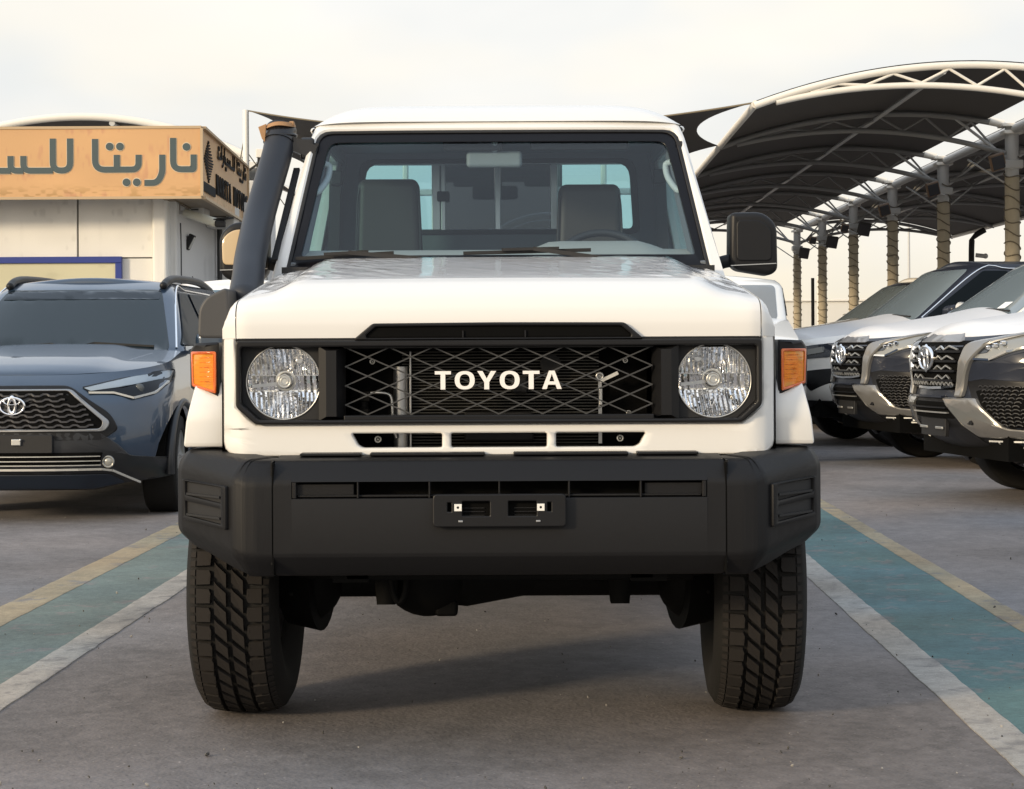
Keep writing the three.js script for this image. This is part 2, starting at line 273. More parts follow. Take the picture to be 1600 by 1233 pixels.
// Arabic lettering in units of the main sign's pixels; every entry is a list of strokes [points, width], dots are [x, y, r]
const NARITA_AR = [
  { s: [[[304, 239], [304, 262], [299, 262], [272, 262], [272, 213]]], d: [[293, 227, 6]] },
  { s: [[[255, 239], [255, 268], [247, 283], [227, 283]]], d: [] },
  { s: [[[218, 239], [218, 262], [150, 262], [150, 214]], [[184, 239], [184, 262]]], d: [[199, 282, 6], [215, 282, 6], [173, 226, 6], [189, 226, 6]] },
  { s: [[[111, 213], [111, 263], [84, 263], [84, 213]], [[84, 263], [38, 263], [38, 240]], [[38, 263], [18, 263], [18, 240]], [[18, 263], [-8, 263], [-8, 240]]], d: [] },
];
function building() {
  const wallTex = noiseTex(512, (i, j, n) => { const k = 0.93 + 0.1 * (per(i, j, n, 3, 51) - 0.5) + 0.1 * (per(i, j, n, 12, 52) - 0.5) + 0.03 * (hash(i, j) - 0.5) - 0.18 * smooth(0.72, 0.95, per(i, j, n, 26, 53)) * per(i, j * 0.3, n, 60, 54); return [k, k, k * 0.99]; });
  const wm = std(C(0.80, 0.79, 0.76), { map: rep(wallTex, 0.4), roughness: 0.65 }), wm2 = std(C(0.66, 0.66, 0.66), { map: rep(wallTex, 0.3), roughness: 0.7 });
  const bg = thing('office_building', 'single storey white panelled office block behind the blue suv', 'building', [0, 0, -16.6]);
  const L = (u, v, d) => { const p = at(u, v, d); p.z += 16.6; return p; };
  const S = 3000 / 22.6, fx = (u) => (u - HU) / S, fy = (v) => EYE - (v - HV) / S, X0 = -12;
  // front wall of separate cladding panels with recessed joints
  part('wall', box((X0 + fx(240)) / 2, 1.7, -0.15, fx(240) - X0, 3.4, 0.2), std(C(0.05, 0.05, 0.05)), bg);
  const cols = [fx(-260), fx(-128), fx(-3), fx(122), fx(240)];
  for (let i = 0; i < 4; i++) { for (const [y0, y1] of [[fy(400), 3.3], [0.02, fy(400)]]) part('panel', rbox((cols[i] + cols[i + 1]) / 2, (y0 + y1) / 2, -0.035, cols[i + 1] - cols[i] - 0.02, y1 - y0 - 0.014, 0.05, 0.006), wm, bg); }
  part('corner_pillar', rbox((fx(240) + fx(264)) / 2, 1.68, -0.04, fx(264) - fx(240), 3.36, 0.26, 0.04), wm, bg);
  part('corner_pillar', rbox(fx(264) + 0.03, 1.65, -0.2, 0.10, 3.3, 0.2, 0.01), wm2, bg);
  const xs = fx(264) + 0.02;
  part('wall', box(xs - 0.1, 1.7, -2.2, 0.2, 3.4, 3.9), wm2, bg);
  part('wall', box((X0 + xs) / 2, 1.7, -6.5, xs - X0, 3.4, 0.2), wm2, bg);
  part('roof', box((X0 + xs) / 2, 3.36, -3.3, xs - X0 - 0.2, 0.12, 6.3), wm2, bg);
  const b2 = L(330, 300, 26.4), b3 = L(384, 300, 26.4);
  part('wall', box((b2.x + b3.x) / 2 + 0.02, 1.55, b2.z - 1.0, b3.x - b2.x + 0.06, 3.1, 2), wm, bg);
  part('drain_pipe', cyl([xs + 0.06, 0, -3.6], [xs + 0.06, 3.0, -3.6], 0.035), std(C(0.03, 0.03, 0.03)), bg);
  // wall crack and hanging leads
  const cb = std(C(0.06, 0.06, 0.06));
  part('cable', tube([[xs + 0.02, 2.62, -0.62], [xs + 0.03, 2.3, -0.6], [xs + 0.02, 1.6, -0.66], [xs + 0.02, 0.9, -0.6]], 0.008, 30, 6), cb, bg);
  part('cable', tube([[xs + 0.02, 2.0, -1.5], [xs + 0.04, 1.85, -1.9], [xs + 0.02, 1.55, -2.2], [xs + 0.02, 1.2, -2.3]], 0.007, 24, 6), cb, bg);
  part('cable', tube([[xs + 0.02, 1.98, -2.0], [xs + 0.04, 1.8, -2.4], [xs + 0.02, 1.7, -2.7]], 0.007, 24, 6), cb, bg);
  // notice board with blue frame
  const nb = thing('notice_board', 'cream wall board in a blue frame above the blue suv', 'board', [0, 0, -16.6]);
  const bx1 = fx(192), by1 = fy(398), by0 = 0.8, bx0 = fx(-170), w = 0.075;
  const board = std(C(0.60, 0.57, 0.40), { roughness: 0.5, map: rep(wallTex, 0.5) });
  part('panel', box((bx0 + bx1) / 2, (by0 + by1) / 2, 0.02, bx1 - bx0 - 0.02, by1 - by0 - 0.02, 0.03), board, nb);
  const fr = std(C(0.02, 0.04, 0.23), { roughness: 0.4 });
  part('frame_bar', rbox((bx0 + bx1) / 2, by1 - w / 2, 0.03, bx1 - bx0, w, 0.07, 0.006), fr, nb); part('frame_bar', rbox(bx1 - w / 2, (by0 + by1) / 2 - w / 2, 0.03, w, by1 - by0 - w - 0.004, 0.07, 0.006), fr, nb);
  part('frame_bar', rbox((bx0 + bx1) / 2, by0 + w / 2 - w, 0.03, bx1 - bx0, w, 0.07, 0.006), fr, nb); part('frame_bar', rbox(bx0 + w / 2, (by0 + by1) / 2 - w / 2, 0.03, w, by1 - by0 - w - 0.004, 0.07, 0.006), fr, nb);
  part('green_stripe', tube([[bx0, 1.62, 0.04], [fx(-60), 1.66, 0.04], [fx(30), 1.60, 0.04], [fx(150), 1.5, 0.04]], 0.02, 40, 6), std(C(0.48, 0.50, 0.25)), nb);

  // sign box
  const s22 = 3000 / 22, gx = (u) => (u - HU) / s22, gy = (v) => EYE - (v - HV) / s22;
  const sg = thing('shop_sign', 'long orange illuminated sign box with grey Arabic lettering over the office', 'sign', [0, 0, -16]);
  const signTex = noiseTex(1024, (i, j, n) => {
    const v = j / n, drip = per(i, j * 0.12, n, 70, 61), st = smooth(0.55, 0.85, per(i, j, n, 6, 62) * 0.5 + drip * 0.5), low = smooth(0.22, 0.0, v) * smooth(0.45, 0.8, per(i, j, n, 34, 63));
    const k = 0.94 + 0.12 * (per(i, j, n, 4, 64) - 0.5) + 0.05 * (hash(i, j) - 0.5) - 0.10 * st - 0.25 * low;
    return [lin2s(0.62 * k), lin2s(0.365 * k * (1 - 0.1 * st)), lin2s(0.17 * k * (1 - 0.15 * low))];
  }, true);
  const face = std(0xffffff, { map: signTex, roughness: 0.45 }), rim = std(C(0.45, 0.33, 0.2), { roughness: 0.5 });
  const sx0 = -12.2, sx1 = gx(316), yt = gy(194), yb = gy(308);
  const p2 = L(388, 250, 27); p2.z = -11; const farX = (388 - HU) * 27 / 3000;
  part('front_face', grid(1, 1, (u, v) => [lerp(sx0, sx1, u), lerp(yb + 0.03, yt - 0.03, v), 0], false, 4, 1), face, sg);
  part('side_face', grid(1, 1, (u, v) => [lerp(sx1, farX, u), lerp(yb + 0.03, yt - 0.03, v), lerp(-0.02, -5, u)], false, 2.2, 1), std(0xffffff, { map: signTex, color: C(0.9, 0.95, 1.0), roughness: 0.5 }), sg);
  const rims = [box((sx0 + sx1) / 2, yt - 0.015, -0.02, sx1 - sx0, 0.03, 0.06), box((sx0 + sx1) / 2, yb + 0.015, -0.02, sx1 - sx0, 0.03, 0.06), box(sx1 + 0.006, (yt + yb) / 2, 0.0, 0.03, yt - yb - 0.062, 0.05)];
  for (const y of [yt - 0.015, yb + 0.015]) rims.push(bar([sx1 + 0.02, y, -0.06], [farX, y, -5.0], 0.05, 0.03));
  rims.push(box(farX, (yt + yb) / 2, -5.02, 0.04, yt - yb - 0.06, 0.04)); part('frame', rims, rim, sg);
  part('backing', [box((sx0 + sx1) / 2 - 0.25, (yt + yb) / 2, -0.3, sx1 - sx0 - 0.6, yt - yb - 0.08, 0.5), box(sx0, 0, 0, 0.01, 0.01, 0.01).translate(6, 3, -1), grid(1, 1, (u, v) => [lerp(sx1, farX, u) - 0.5 * v, yb + 0.02, lerp(-0.04, -5, u)]), grid(1, 1, (u, v) => [lerp(sx1, farX, u) - 0.35 - 0.3 * v, lerp(yb, yt - 0.04, v), lerp(-0.04, -5, u)])], std(C(0.25, 0.2, 0.14)), sg);
  const ink = std(C(0.05, 0.075, 0.08), { roughness: 0.5 }), inkEdge = std(C(0.6, 0.5, 0.36), { roughness: 0.5 });
  const toS = ([x, y]) => [gx(x), gy(y)];
  for (const l of NARITA_AR) {
    const k = 9.4 / s22;
    part('letter', [...l.s.map((p, i) => stroke(p.map(toS), k, 0.010 + i * 0.001, 0.010, 0.07)), ...l.d.map(([x, y, r]) => plate(circle(gx(x), gy(y), r / s22, 20), 0.011, 0.010, { b: 0 }))], ink, sg);
    part('letter_edge', [...l.s.map((p, i) => stroke(p.map(toS), k * 1.22, 0.004 + i * 0.001, 0.004, 0.07)), ...l.d.map(([x, y, r]) => plate(circle(gx(x), gy(y), r * 1.2 / s22, 20), 0.005, 0.004, { b: 0 }))], inkEdge, sg);
  }
  // return face lettering: rhombus emblem, Arabic line, Latin line. (a along the face 0..1, h in metres from the bottom)
  const len = Math.hypot(farX - sx1, 4.98), hh = yt - yb, dir = V((farX - sx1) / len, 0, -4.98 / len), nrm = V(-dir.z, 0, dir.x);
  const toFace = (g) => moved(flat(g), (v) => { const p = V(sx1, yb, -0.02).addScaledVector(dir, v.x).addScaledVector(nrm, v.z); v.set(p.x, p.y + v.y, p.z); });
  const ink2 = std(C(0.05, 0.055, 0.06), { roughness: 0.5 });
  const lines = []; for (let i = -7; i <= 7; i++) { const y = hh * 0.56 + i * 0.033, half = 0.42 * (1 - Math.abs(i) / 7.8); for (const s of [-1, 1]) lines.push(toFace(plate([[0.58 + s * 0.025, y - 0.009], [0.58 + s * half, y + 0.006], [0.58 + s * half, y + 0.024], [0.58 + s * 0.025, y + 0.009]], 0.014, 0.012, { b: 0 }))); }
  part('emblem', lines, ink2, sg);
  part('nameplate', toFace(plate(rounded(rect(0.06, 0.10, 1.15, 0.21), 0.02), 0.02, 0.02)), ink2, sg);
  let cx = 1.3; for (const ch of 'NARITA MOTORS') { const wd = ch === ' ' ? 0.16 : ch === 'I' ? 0.08 : 0.22; if (ch !== ' ') part('letter', toFace(glyph(ch, cx, 0.15, cx + wd, 0.40, 0.016, 0.014)), ink2, sg); cx += wd + 0.075; }
  const ar = [...NARITA_AR.map((l) => ({ ...l, o: 0 })), { s: [[[-8, 263], [-34, 263], [-34, 240]], [[-48, 263], [-48, 213]], [[-62, 240], [-62, 270], [-82, 283]], [[-92, 263], [-92, 213]], [[-108, 240], [-108, 263], [-146, 263], [-146, 240]]], d: [[-30, 282, 5], [-20, 282, 5], [-122, 230, 5], [-134, 230, 5]] }];
  for (const l of ar) part('letter', [...l.s.map((p) => toFace(stroke(p.map(([x, y]) => [1.45 + (x + 146) * 0.0072, 0.70 - (y - 240) * 0.0036]), 0.035, 0.016 + 0.0015 * l.s.indexOf(p), 0.014, 0.05))), ...l.d.map(([x, y]) => toFace(plate(circle(1.45 + (x + 146) * 0.0072, 0.70 - (y - 240) * 0.0036, 0.028, 12), 0.016, 0.014, { b: 0 })))], ink2, sg);

  // camera, floodlight, two air conditioners under the sign
  const camp = L(272, 325, 23.0); const cc = thing('security_camera', 'white bullet security camera on the side wall under the orange sign', 'camera', [camp.x + 0.04, camp.y - 0.02, camp.z - 16.6]);
  part('base', rbox(0, 0.12, 0, 0.06, 0.3, 0.16, 0.01), std(C(0.2, 0.15, 0.12)), cc); part('arm', cyl([0, 0.0, 0], [0.16, -0.04, 0.05], 0.02), M.steelGrey, cc);
  part('body', cyl([0.1, -0.02, 0.0], [0.52, -0.16, 0.24], 0.05, 0.055), std(C(0.6, 0.6, 0.52)), cc); part('hood', [rbox(0.56, -0.17, 0.27, 0.12, 0.08, 0.12, 0.02), bar([0.5, -0.12, 0.22], [0.7, -0.1, 0.34], 0.1, 0.02)], M.matBlack, cc);
  const fp = L(290, 375, 23.9); const fl = thing('floodlight', 'small tilted black floodlight on the side wall below the bullet camera', 'floodlight', [fp.x, fp.y, fp.z - 16.6]);
  part('bracket', [cyl([-0.12, 0, -0.06], [0.03, 0, 0.02], 0.018), rbox(-0.1, 0, -0.05, 0.05, 0.1, 0.06, 0.01)], M.matBlack, fl);
  const lampG = new THREE.Group(); const hd = rbox(0.06, 0.02, 0.05, 0.07, 0.2, 0.17, 0.015).rotateZ(-0.45), ld = rbox(0.097, 0.02, 0.05, 0.01, 0.16, 0.13, 0.006).rotateZ(-0.45);
  part('housing', hd, M.matBlack, fl); part('lens', ld, std(C(0.5, 0.5, 0.45), { roughness: 0.2 }), fl);
  const acm = std(C(0.55, 0.54, 0.51), { roughness: 0.6 });
  for (const [u, v, d, s, lb] of [[349, 338, 25.6, 1, 'grey air conditioner box hanging under the far end of the orange sign'], [313, 322, 24.0, 0.45, 'narrow white vent box under the corner of the orange sign']]) {
    const q = L(u, v, d), ac = thing('air_conditioner', lb, 'air conditioner', [q.x, q.y, q.z - 16.6]);
    part('casing', rbox(0, 0, 0, 0.36 * s + 0.02, 0.28, 0.5, 0.02), acm, ac);
    for (let i = 0; i < 5; i++) part('slat', rbox(-0.02, -0.09 + i * 0.045, 0.255, 0.2 * s, 0.014, 0.02, 0.004), M.matBlack, ac);
  }
  // further pale block and dark gate post to the right of the sign
  const q0 = at(388, 255, 33), q1 = at(408, 255, 33), fb = thing('distant_block', 'pale plain block seen between the sign and the snorkel', 'building', [(q0.x + q1.x) / 2 - 1.1, 0, q0.z]);
  part('wall', rbox(0, q0.y / 2 - 0.2, 0, 2.6, q0.y - 0.4, 3, 0.03), wm2, fb); part('roof_edge', rbox(0, q0.y - 0.15, 0, 2.7, 0.12, 3.1, 0.02), wm, fb);
  const k0 = at(411, 240, 31), gp = thing('gate_post', 'dark upright box post just left of the snorkel', 'post', [k0.x, 0, k0.z]);
  part('shaft', rbox(0, k0.y / 2, 0, 0.14, k0.y, 0.14, 0.01), M.matBlack, gp); part('cap_box', rbox(0.02, k0.y + 0.02, 0, 0.22, 0.14, 0.18, 0.01), M.steelWhite, gp); part('bracket', bar([-0.5, k0.y - 0.45, 0], [0, k0.y - 0.1, 0], 0.05, 0.03), M.matBlack, gp);
}
building();

// ---------------------------------------------------------------- shade canopies
const UP = (x) => { const t = (x - 2.35) / (6.47 - 2.35); return 3.88 + 1.52 * t - 1.25 * t * t; };      // upper chord over the wing (x across the bays)
const LOW = (x) => { const t = (x - 2.55) / (6.47 - 2.55); return 3.91 + 0.93 * t - 1.09 * t * t; };
function canopyRight() {
  const cg = thing('shade_canopy', 'long arched car park shade canopy of dark fabric on wrapped columns at right', 'canopy', [0, 0, 0]);
  const N = 7, D = (i) => 22.25 + 4.75 * i, X = 6.47;
  for (let i = 0; i < N; i++) {
    const d = D(i), mat = i === 0 ? M.steelWhite : M.archGrey, base = lot(X, 0, d);
    for (const w of [1, -1]) {
      const fx = (x) => w > 0 ? x : 2 * X - x, pts = [], lows = [], n = 16;
      for (let k = 0; k <= n; k++) { const x = lerp(2.35, X - 0.1, k / n); pts.push(lot(fx(x), UP(x), d)); const y = lerp(2.6, X - 0.1, k / n); lows.push(lot(fx(y), LOW(y), d)); }
      const tr = part('arch_truss', [tube(pts, 0.043, 48, 8)], mat, cg);
      part('lower_chord', tube(lows, 0.038, 48, 8), mat, tr);
      const web = []; let up = false; const m = 10;
      const wp = []; for (let k = 0; k <= m; k++) { const x = lerp(3.0, X - 0.25, k / m); wp.push(lot(fx(x), k % 2 ? UP(x) - 0.04 : LOW(x) + 0.03, d)); }
      for (let k = 0; k < m; k++) part('web_bar', cyl(wp[k], wp[k + 1], 0.018, 0.018, 6), mat, tr);
    }
    const top = 4.16, cm = part('column', cyl([base.x, 3.44, base.z], [base.x, top, base.z], 0.095, 0.095, 20), M.steelGrey, cg);
    part('wrapping', new THREE.CylinderGeometry(0.101, 0.106, 3.44, 20, 6).translate(base.x, 1.72, base.z), M.wrap, cm);
    const hel = []; for (let k = 0; k <= 300; k++) { const a = k / 300 * 2 * Math.PI * 23 + i, y = lerp(0.1, 3.75, k / 300) + 0.03 * Math.sin(k * 0.83 + i); hel.push(V(base.x + 0.112 * Math.cos(a), y, base.z + 0.112 * Math.sin(a))); }
    part('rope', tube(hel, 0.009, 420, 5), M.rope, cm);
    part('collar', [rbox(base.x, top + 0.01, base.z, 0.34, 0.05, 0.3, 0.01), rbox(base.x, top - 0.09, base.z, 0.28, 0.05, 0.26, 0.01)], M.steelWhite, cm);
    part('collar', [rbox(base.x, 3.62, base.z, 0.27, 0.12, 0.24, 0.02)], M.steelGrey, cm);
    for (const w of [1, -1]) part('strut', [cyl([base.x, 3.66, base.z], [base.x + w * 0.8, UP(X - 0.8) - 0.02, base.z], 0.025, 0.02, 8), cyl([base.x, 3.3, base.z], [base.x + w * 0.55, 3.72, base.z - 0.3], 0.014, 0.014, 6)], M.steelGrey, cm);
    part('end_cap', cyl(lot(X - 0.32, UP(X - 0.32) + 0.02, d), lot(X - 0.12, UP(X - 0.12) + 0.02, d), 0.06), M.steelWhite, cm);
  }
  const line = (x, y, r, m, name, d0 = D(0), d1 = D(N - 1)) => part(name, cyl(lot(x, y, d0), lot(x, y, d1), r, r, 10), m, cg);
  line(X + 0.03, 4.12, 0.07, M.steelGrey, 'ridge_beam');
  line(4.55, UP(4.55) - 0.07, 0.03, M.steelGrey, 'purlin'); line(2 * X - 4.55, UP(4.55) - 0.07, 0.03, M.steelGrey, 'purlin');
  line(2.36, 3.90, 0.045, M.steelWhite, 'edge_tube'); line(2 * X - 2.36, 3.90, 0.045, M.steelWhite, 'edge_tube');
  for (let i = 0; i < N - 1; i++) for (const w of [1, -1])
    part('fabric', grid(18, 10, (u, v) => { const x = lerp(2.36, w > 0 ? X - 0.32 : X - 0.05, u), s = 4 * v * (1 - v), q = lot(w > 0 ? x : 2 * X - x, UP(x) + 0.055 - 0.035 * s * Math.sin(Math.PI * u), D(i) + 4.75 * v); return [q.x, q.y, q.z]; }, true), M.fabric, cg);
  const lb = [[1560, 257, 26.9, 'brown floodlight on the nearest visible wrapped column'], [1459, 299, 31.6, 'brown floodlight on the second wrapped column from the right'], [1383, 331, 36.3, 'brown floodlight on the third wrapped column from the right'], [1351, 361, 41, 'square dark floodlight panel beside the fourth wrapped column from the right'], [1301, 381, 45.8, 'square dark floodlight panel beside the fifth wrapped column from the right'], [1257, 398, 50.5, 'square dark floodlight panel beside the farthest wrapped column'], [1271, 378, 45.8, 'thin tilted floodlight left of the fifth wrapped column'], [1321, 359, 41, 'small brown floodlight left of the fourth wrapped column']];
  lb.forEach(([u, v, d, l], i) => {
    const p = at(u, v, d), f = thing('canopy_floodlight', l, 'floodlight', [p.x, p.y, p.z]), k = i < 3 ? 0.8 : i < 6 ? 1 : 0.6, lamp = i < 3 || i > 5 ? std(C(0.2, 0.125, 0.075)) : std(C(0.05, 0.045, 0.04));
    const h = part('housing', rbox(0, 0, 0, 0.27 * k, 0.29 * k, 0.08, 0.02).rotateX(0.35).rotateZ(i < 3 ? 0.3 : -0.16), lamp, f); part('front_pane', rbox(0, 0, 0.045, 0.22 * k, 0.24 * k, 0.012, 0.004).rotateX(0.35).rotateZ(i < 3 ? 0.3 : -0.16), std(C(0.05, 0.05, 0.055), { roughness: 0.15 }), f);
    const c = lot(X, p.y - 0.1, d); part('bracket', cyl([0, -0.05, -0.05], [c.x - p.x, c.y - p.y, c.z - p.z], 0.018), M.steelGrey, f);
  });
}
canopyRight();
function shadeSail() {   // fabric over the aisle behind the pickup, from a post on the left to the canopy edge
  const A = at(389, 171, 29), Ls = [A, at(420, 232, 31.5), at(470, 285, 35)], Rs = [lot(2.34, 3.92, 22.3), lot(2.34, 3.91, 27), lot(2.34, 3.91, 31.75)];
  const sl = thing('shade_sail', 'dark shade sail stretched over the aisle behind the white pickup', 'shade sail', [0, 0, 0]);
  const along = (P, v) => { const c = Math.min(0.9999, v) * 2, i = Math.floor(c); return P[i].clone().lerp(P[i + 1], c - i); };
  const sag = (r, u, v) => { const e = 4 * u * (1 - u); r.y -= 0.24 * e; r.z -= 0.5 * e * (1 - v); return r; };
  part('fabric', grid(60, 32, (u, v) => {
    const e = 4 * u * (1 - u), ve = v * (1 - 0.58 * Math.pow(e, 0.8)), r = sag(along(Ls, ve).lerp(along(Rs, ve), u), u, ve), t = (v * 2) % 1, s = 4 * t * (1 - t), w = Math.pow(Math.abs(2 * u - 1), 8);
    r.x += (u < 0.5 ? 0.42 : -0.46) * s * w; return [r.x, r.y, r.z];
  }, true), M.fabric, sl);
  part('edge_cable', tube(Array.from({ length: 25 }, (_, k) => sag(Ls[0].clone().lerp(Rs[0], k / 24), k / 24, 0)), 0.012, 60, 5), M.rope, sl);
  const ps = thing('mast', 'slim white mast with guy wires holding the sail left of the snorkel', 'mast', [A.x - 0.03, 0, A.z]);
  part('shaft', new THREE.CylinderGeometry(0.045, 0.06, A.y + 0.02, 12).translate(0, A.y / 2, 0), M.steelWhite, ps);
  part('guy_wire', cyl([0, A.y - 0.25, 0], [-0.45, 2.9, -1.2], 0.008, 0.008, 6), M.rope, ps); part('guy_wire', cyl([0, A.y - 0.6, 0], [0.6, 3.1, -1.4], 0.008, 0.008, 6), M.rope, ps); part('guy_wire', cyl([-0.5, 3.55, -1.0], [-1.6, 3.9, -2.2], 0.008, 0.008, 6), M.rope, ps);
}
shadeSail();
function archRoof() {   // barrel canopy behind the office
  const p = at(128, 177, 34), g = thing('arched_canopy', 'white edged arched canopy rising behind the orange sign', 'canopy', [p.x, 0, p.z]);
  const H = p.y, prof = (t) => [lerp(-2.9, 2.9, t), H - 1.35 * Math.pow(Math.abs(2 * t - 1), 2) * 0.5 - 0.02];
  part('edge_beam', tube(Array.from({ length: 13 }, (_, k) => { const [x, y] = prof(k / 12); return V(x, y, 0); }), 0.07, 60, 8), M.steelWhite, g);
  part('edge_beam', tube(Array.from({ length: 13 }, (_, k) => { const [x, y] = prof(k / 12); return V(x, y - 0.0, -9); }), 0.07, 60, 8), M.steelWhite, g);
  part('fabric', grid(24, 4, (u, v) => { const [x, y] = prof(u); return [x, y - 0.05, -9 * v]; }, true), M.fabric, g);
  part('purlin', cyl([0.55, H - 0.14, 0], [0.2, H - 0.14, -9], 0.05), M.steelGrey, g);
  for (const x of [-2.8, 2.8]) for (const z of [-0.2, -8.8]) part('post', cyl([x, 0, z], [x, H - 0.66, z], 0.07), M.steelWhite, g);
}
archRoof();
function boundary() {
  const w = thing('boundary_wall', 'low pale boundary wall at the far end of the car park', 'wall', [0, 0, -54]);
  for (let i = 0; i < 16; i++) { part('panel', rbox(-24 + i * 4.0, 1.2, 0, 3.96, 2.4, 0.2, 0.03), M.wallPale, w); part('coping', rbox(-24 + i * 4.0, 2.44, 0, 3.98, 0.08, 0.3, 0.02), M.steelWhite, w); }
  const l0 = at(1421, 345, 58), pl = thing('lamp_pole', 'thin grey pole seen between the second and third columns', 'pole', [l0.x, 0, l0.z]);
  part('shaft', new THREE.CylinderGeometry(0.03, 0.05, l0.y, 10).translate(0, l0.y / 2, 0), M.steelGrey, pl); part('head', rbox(0, l0.y, 0.1, 0.12, 0.08, 0.4, 0.02), M.steelGrey, pl); part('base', new THREE.CylinderGeometry(0.12, 0.14, 0.3, 12).translate(0, 0.15, 0), M.steelGrey, pl);
  const c0 = at(1519, 368, 36), cp = thing('bent_pole', 'dark bent pole with a small camera between the two nearest columns', 'pole', [c0.x, 0, c0.z]);
  part('shaft', tube([[0, 0, 0], [0, 1.5, 0], [0, c0.y - 0.25, 0], [0.06, c0.y - 0.06, 0], [0.25, c0.y + 0.06, 0]], 0.055, 40, 8), M.matBlack, cp); part('camera', [cyl([0.05, c0.y - 0.42, 0.1], [0.2, c0.y - 0.44, 0.15], 0.04), new THREE.SphereGeometry(0.05, 12, 8).translate(0.22, c0.y - 0.44, 0.16)], M.steelGrey, cp);
  const c1 = at(1273, 437, 58), ch = thing('chimney_pipe', 'twin dark pipes standing beyond the boundary wall', 'pipe', [c1.x, 0, c1.z]);
  part('pipe', cyl([-0.05, 0, 0], [-0.05, c1.y, 0], 0.05), M.under, ch); part('pipe', cyl([0.12, 0, 0], [0.12, c1.y + 0.04, 0], 0.05), M.steelWhite, ch);
}
boundary();
// ---------------------------------------------------------------- wheels
function blockGeo(poly, R, h, cx, a0, fall) {   // a tread block: poly in (arc, lateral), raised by h on radius R
  const top = [], bot = [], base = (x) => R - fall(x), P = (s, x, r) => [cx + x, r * Math.cos(a0 + s / R), r * Math.sin(a0 + s / R)];
  const cS = poly.reduce((a, p) => a + p[0], 0) / poly.length, cX = poly.reduce((a, p) => a + p[1], 0) / poly.length;
  for (const [s, x] of poly) { top.push(P(lerp(s, cS, 0.06), lerp(x, cX, 0.06), base(x) + h)); bot.push(P(s, x, base(x) - 0.012)); }
  const v = [], n = poly.length; for (let i = 1; i < n - 1; i++) v.push(...top[0], ...top[i], ...top[i + 1]);
  for (let i = 0; i < n; i++) { const j = (i + 1) % n; v.push(...top[i], ...bot[i], ...bot[j], ...top[i], ...bot[j], ...top[j]); }
  const g = new THREE.BufferGeometry(); g.setAttribute('position', new THREE.Float32BufferAttribute(v, 3)); return flat(g);
}
function truckTyre(R, W) {   // axis along x, outer face towards +x
  const prof = [[-0.085, 0.2], [-0.105, 0.215], [-0.130, 0.265], [-0.1375, 0.31], [-0.132, 0.345], [-0.118, 0.368], [-0.10, 0.376], [-0.09, 0.3705], [-0.05, 0.3735], [0, 0.374], [0.05, 0.3735], [0.09, 0.3705], [0.10, 0.376], [0.118, 0.368], [0.132, 0.345], [0.1375, 0.31], [0.130, 0.265], [0.105, 0.215], [0.085, 0.2]];
  const lathe = new THREE.LatheGeometry(prof.map(([x, r]) => new THREE.Vector2(r * R / 0.39, x)), 72).rotateZ(-Math.PI / 2);
  const geos = [lathe], N = 44, pitch = 2 * Math.PI * R / N, k = pitch / 0.0557, h = 0.012;
  const fall = (x) => 0.011 + Math.max(0, Math.abs(x) - 0.09) * 0.45 + x * x * 0.35;
  for (let i = 0; i < N; i++) {
    const a = i * 2 * Math.PI / N, j = pitch / R;
    const mid = [[-0.040, -0.019], [-0.030, -0.012], [-0.003, 0.018], [0.040, 0.019], [0.030, 0.012], [0.003, -0.018]].map(([s, x]) => [s * k, x]);
    for (const [cx, o] of [[-0.025, 0.0], [0.025, 0.35]]) geos.push(blockGeo(mid.map(([s, x]) => [s, x + cx]), R, h, 0, a + o * j, fall));
    for (const [sg, o] of [[-1, 0.25], [1, 0.25]]) {
      const sh = [[-0.022, 0.054], [-0.006, 0.060], [0.008, 0.052], [0.021, 0.057], [0.0235, 0.098], [-0.0235, 0.098]].map(([s, x]) => [s * k * sg, x * sg]);
      geos.push(blockGeo(sg < 0 ? sh : sh, R, h, 0, a + o * j, fall));
      for (const q of [-0.5, 0.5]) geos.push(blockGeo([[-0.010, 0.1], [0.010, 0.1], [0.008, 0.117], [-0.008, 0.117]].map(([s, x]) => [s * k + q * pitch * 0.5, x * sg]), R, h * 0.8, 0, a + o * j, fall));
    }
  }
  return [geos[0], join(geos.slice(1))].map(flat);
}
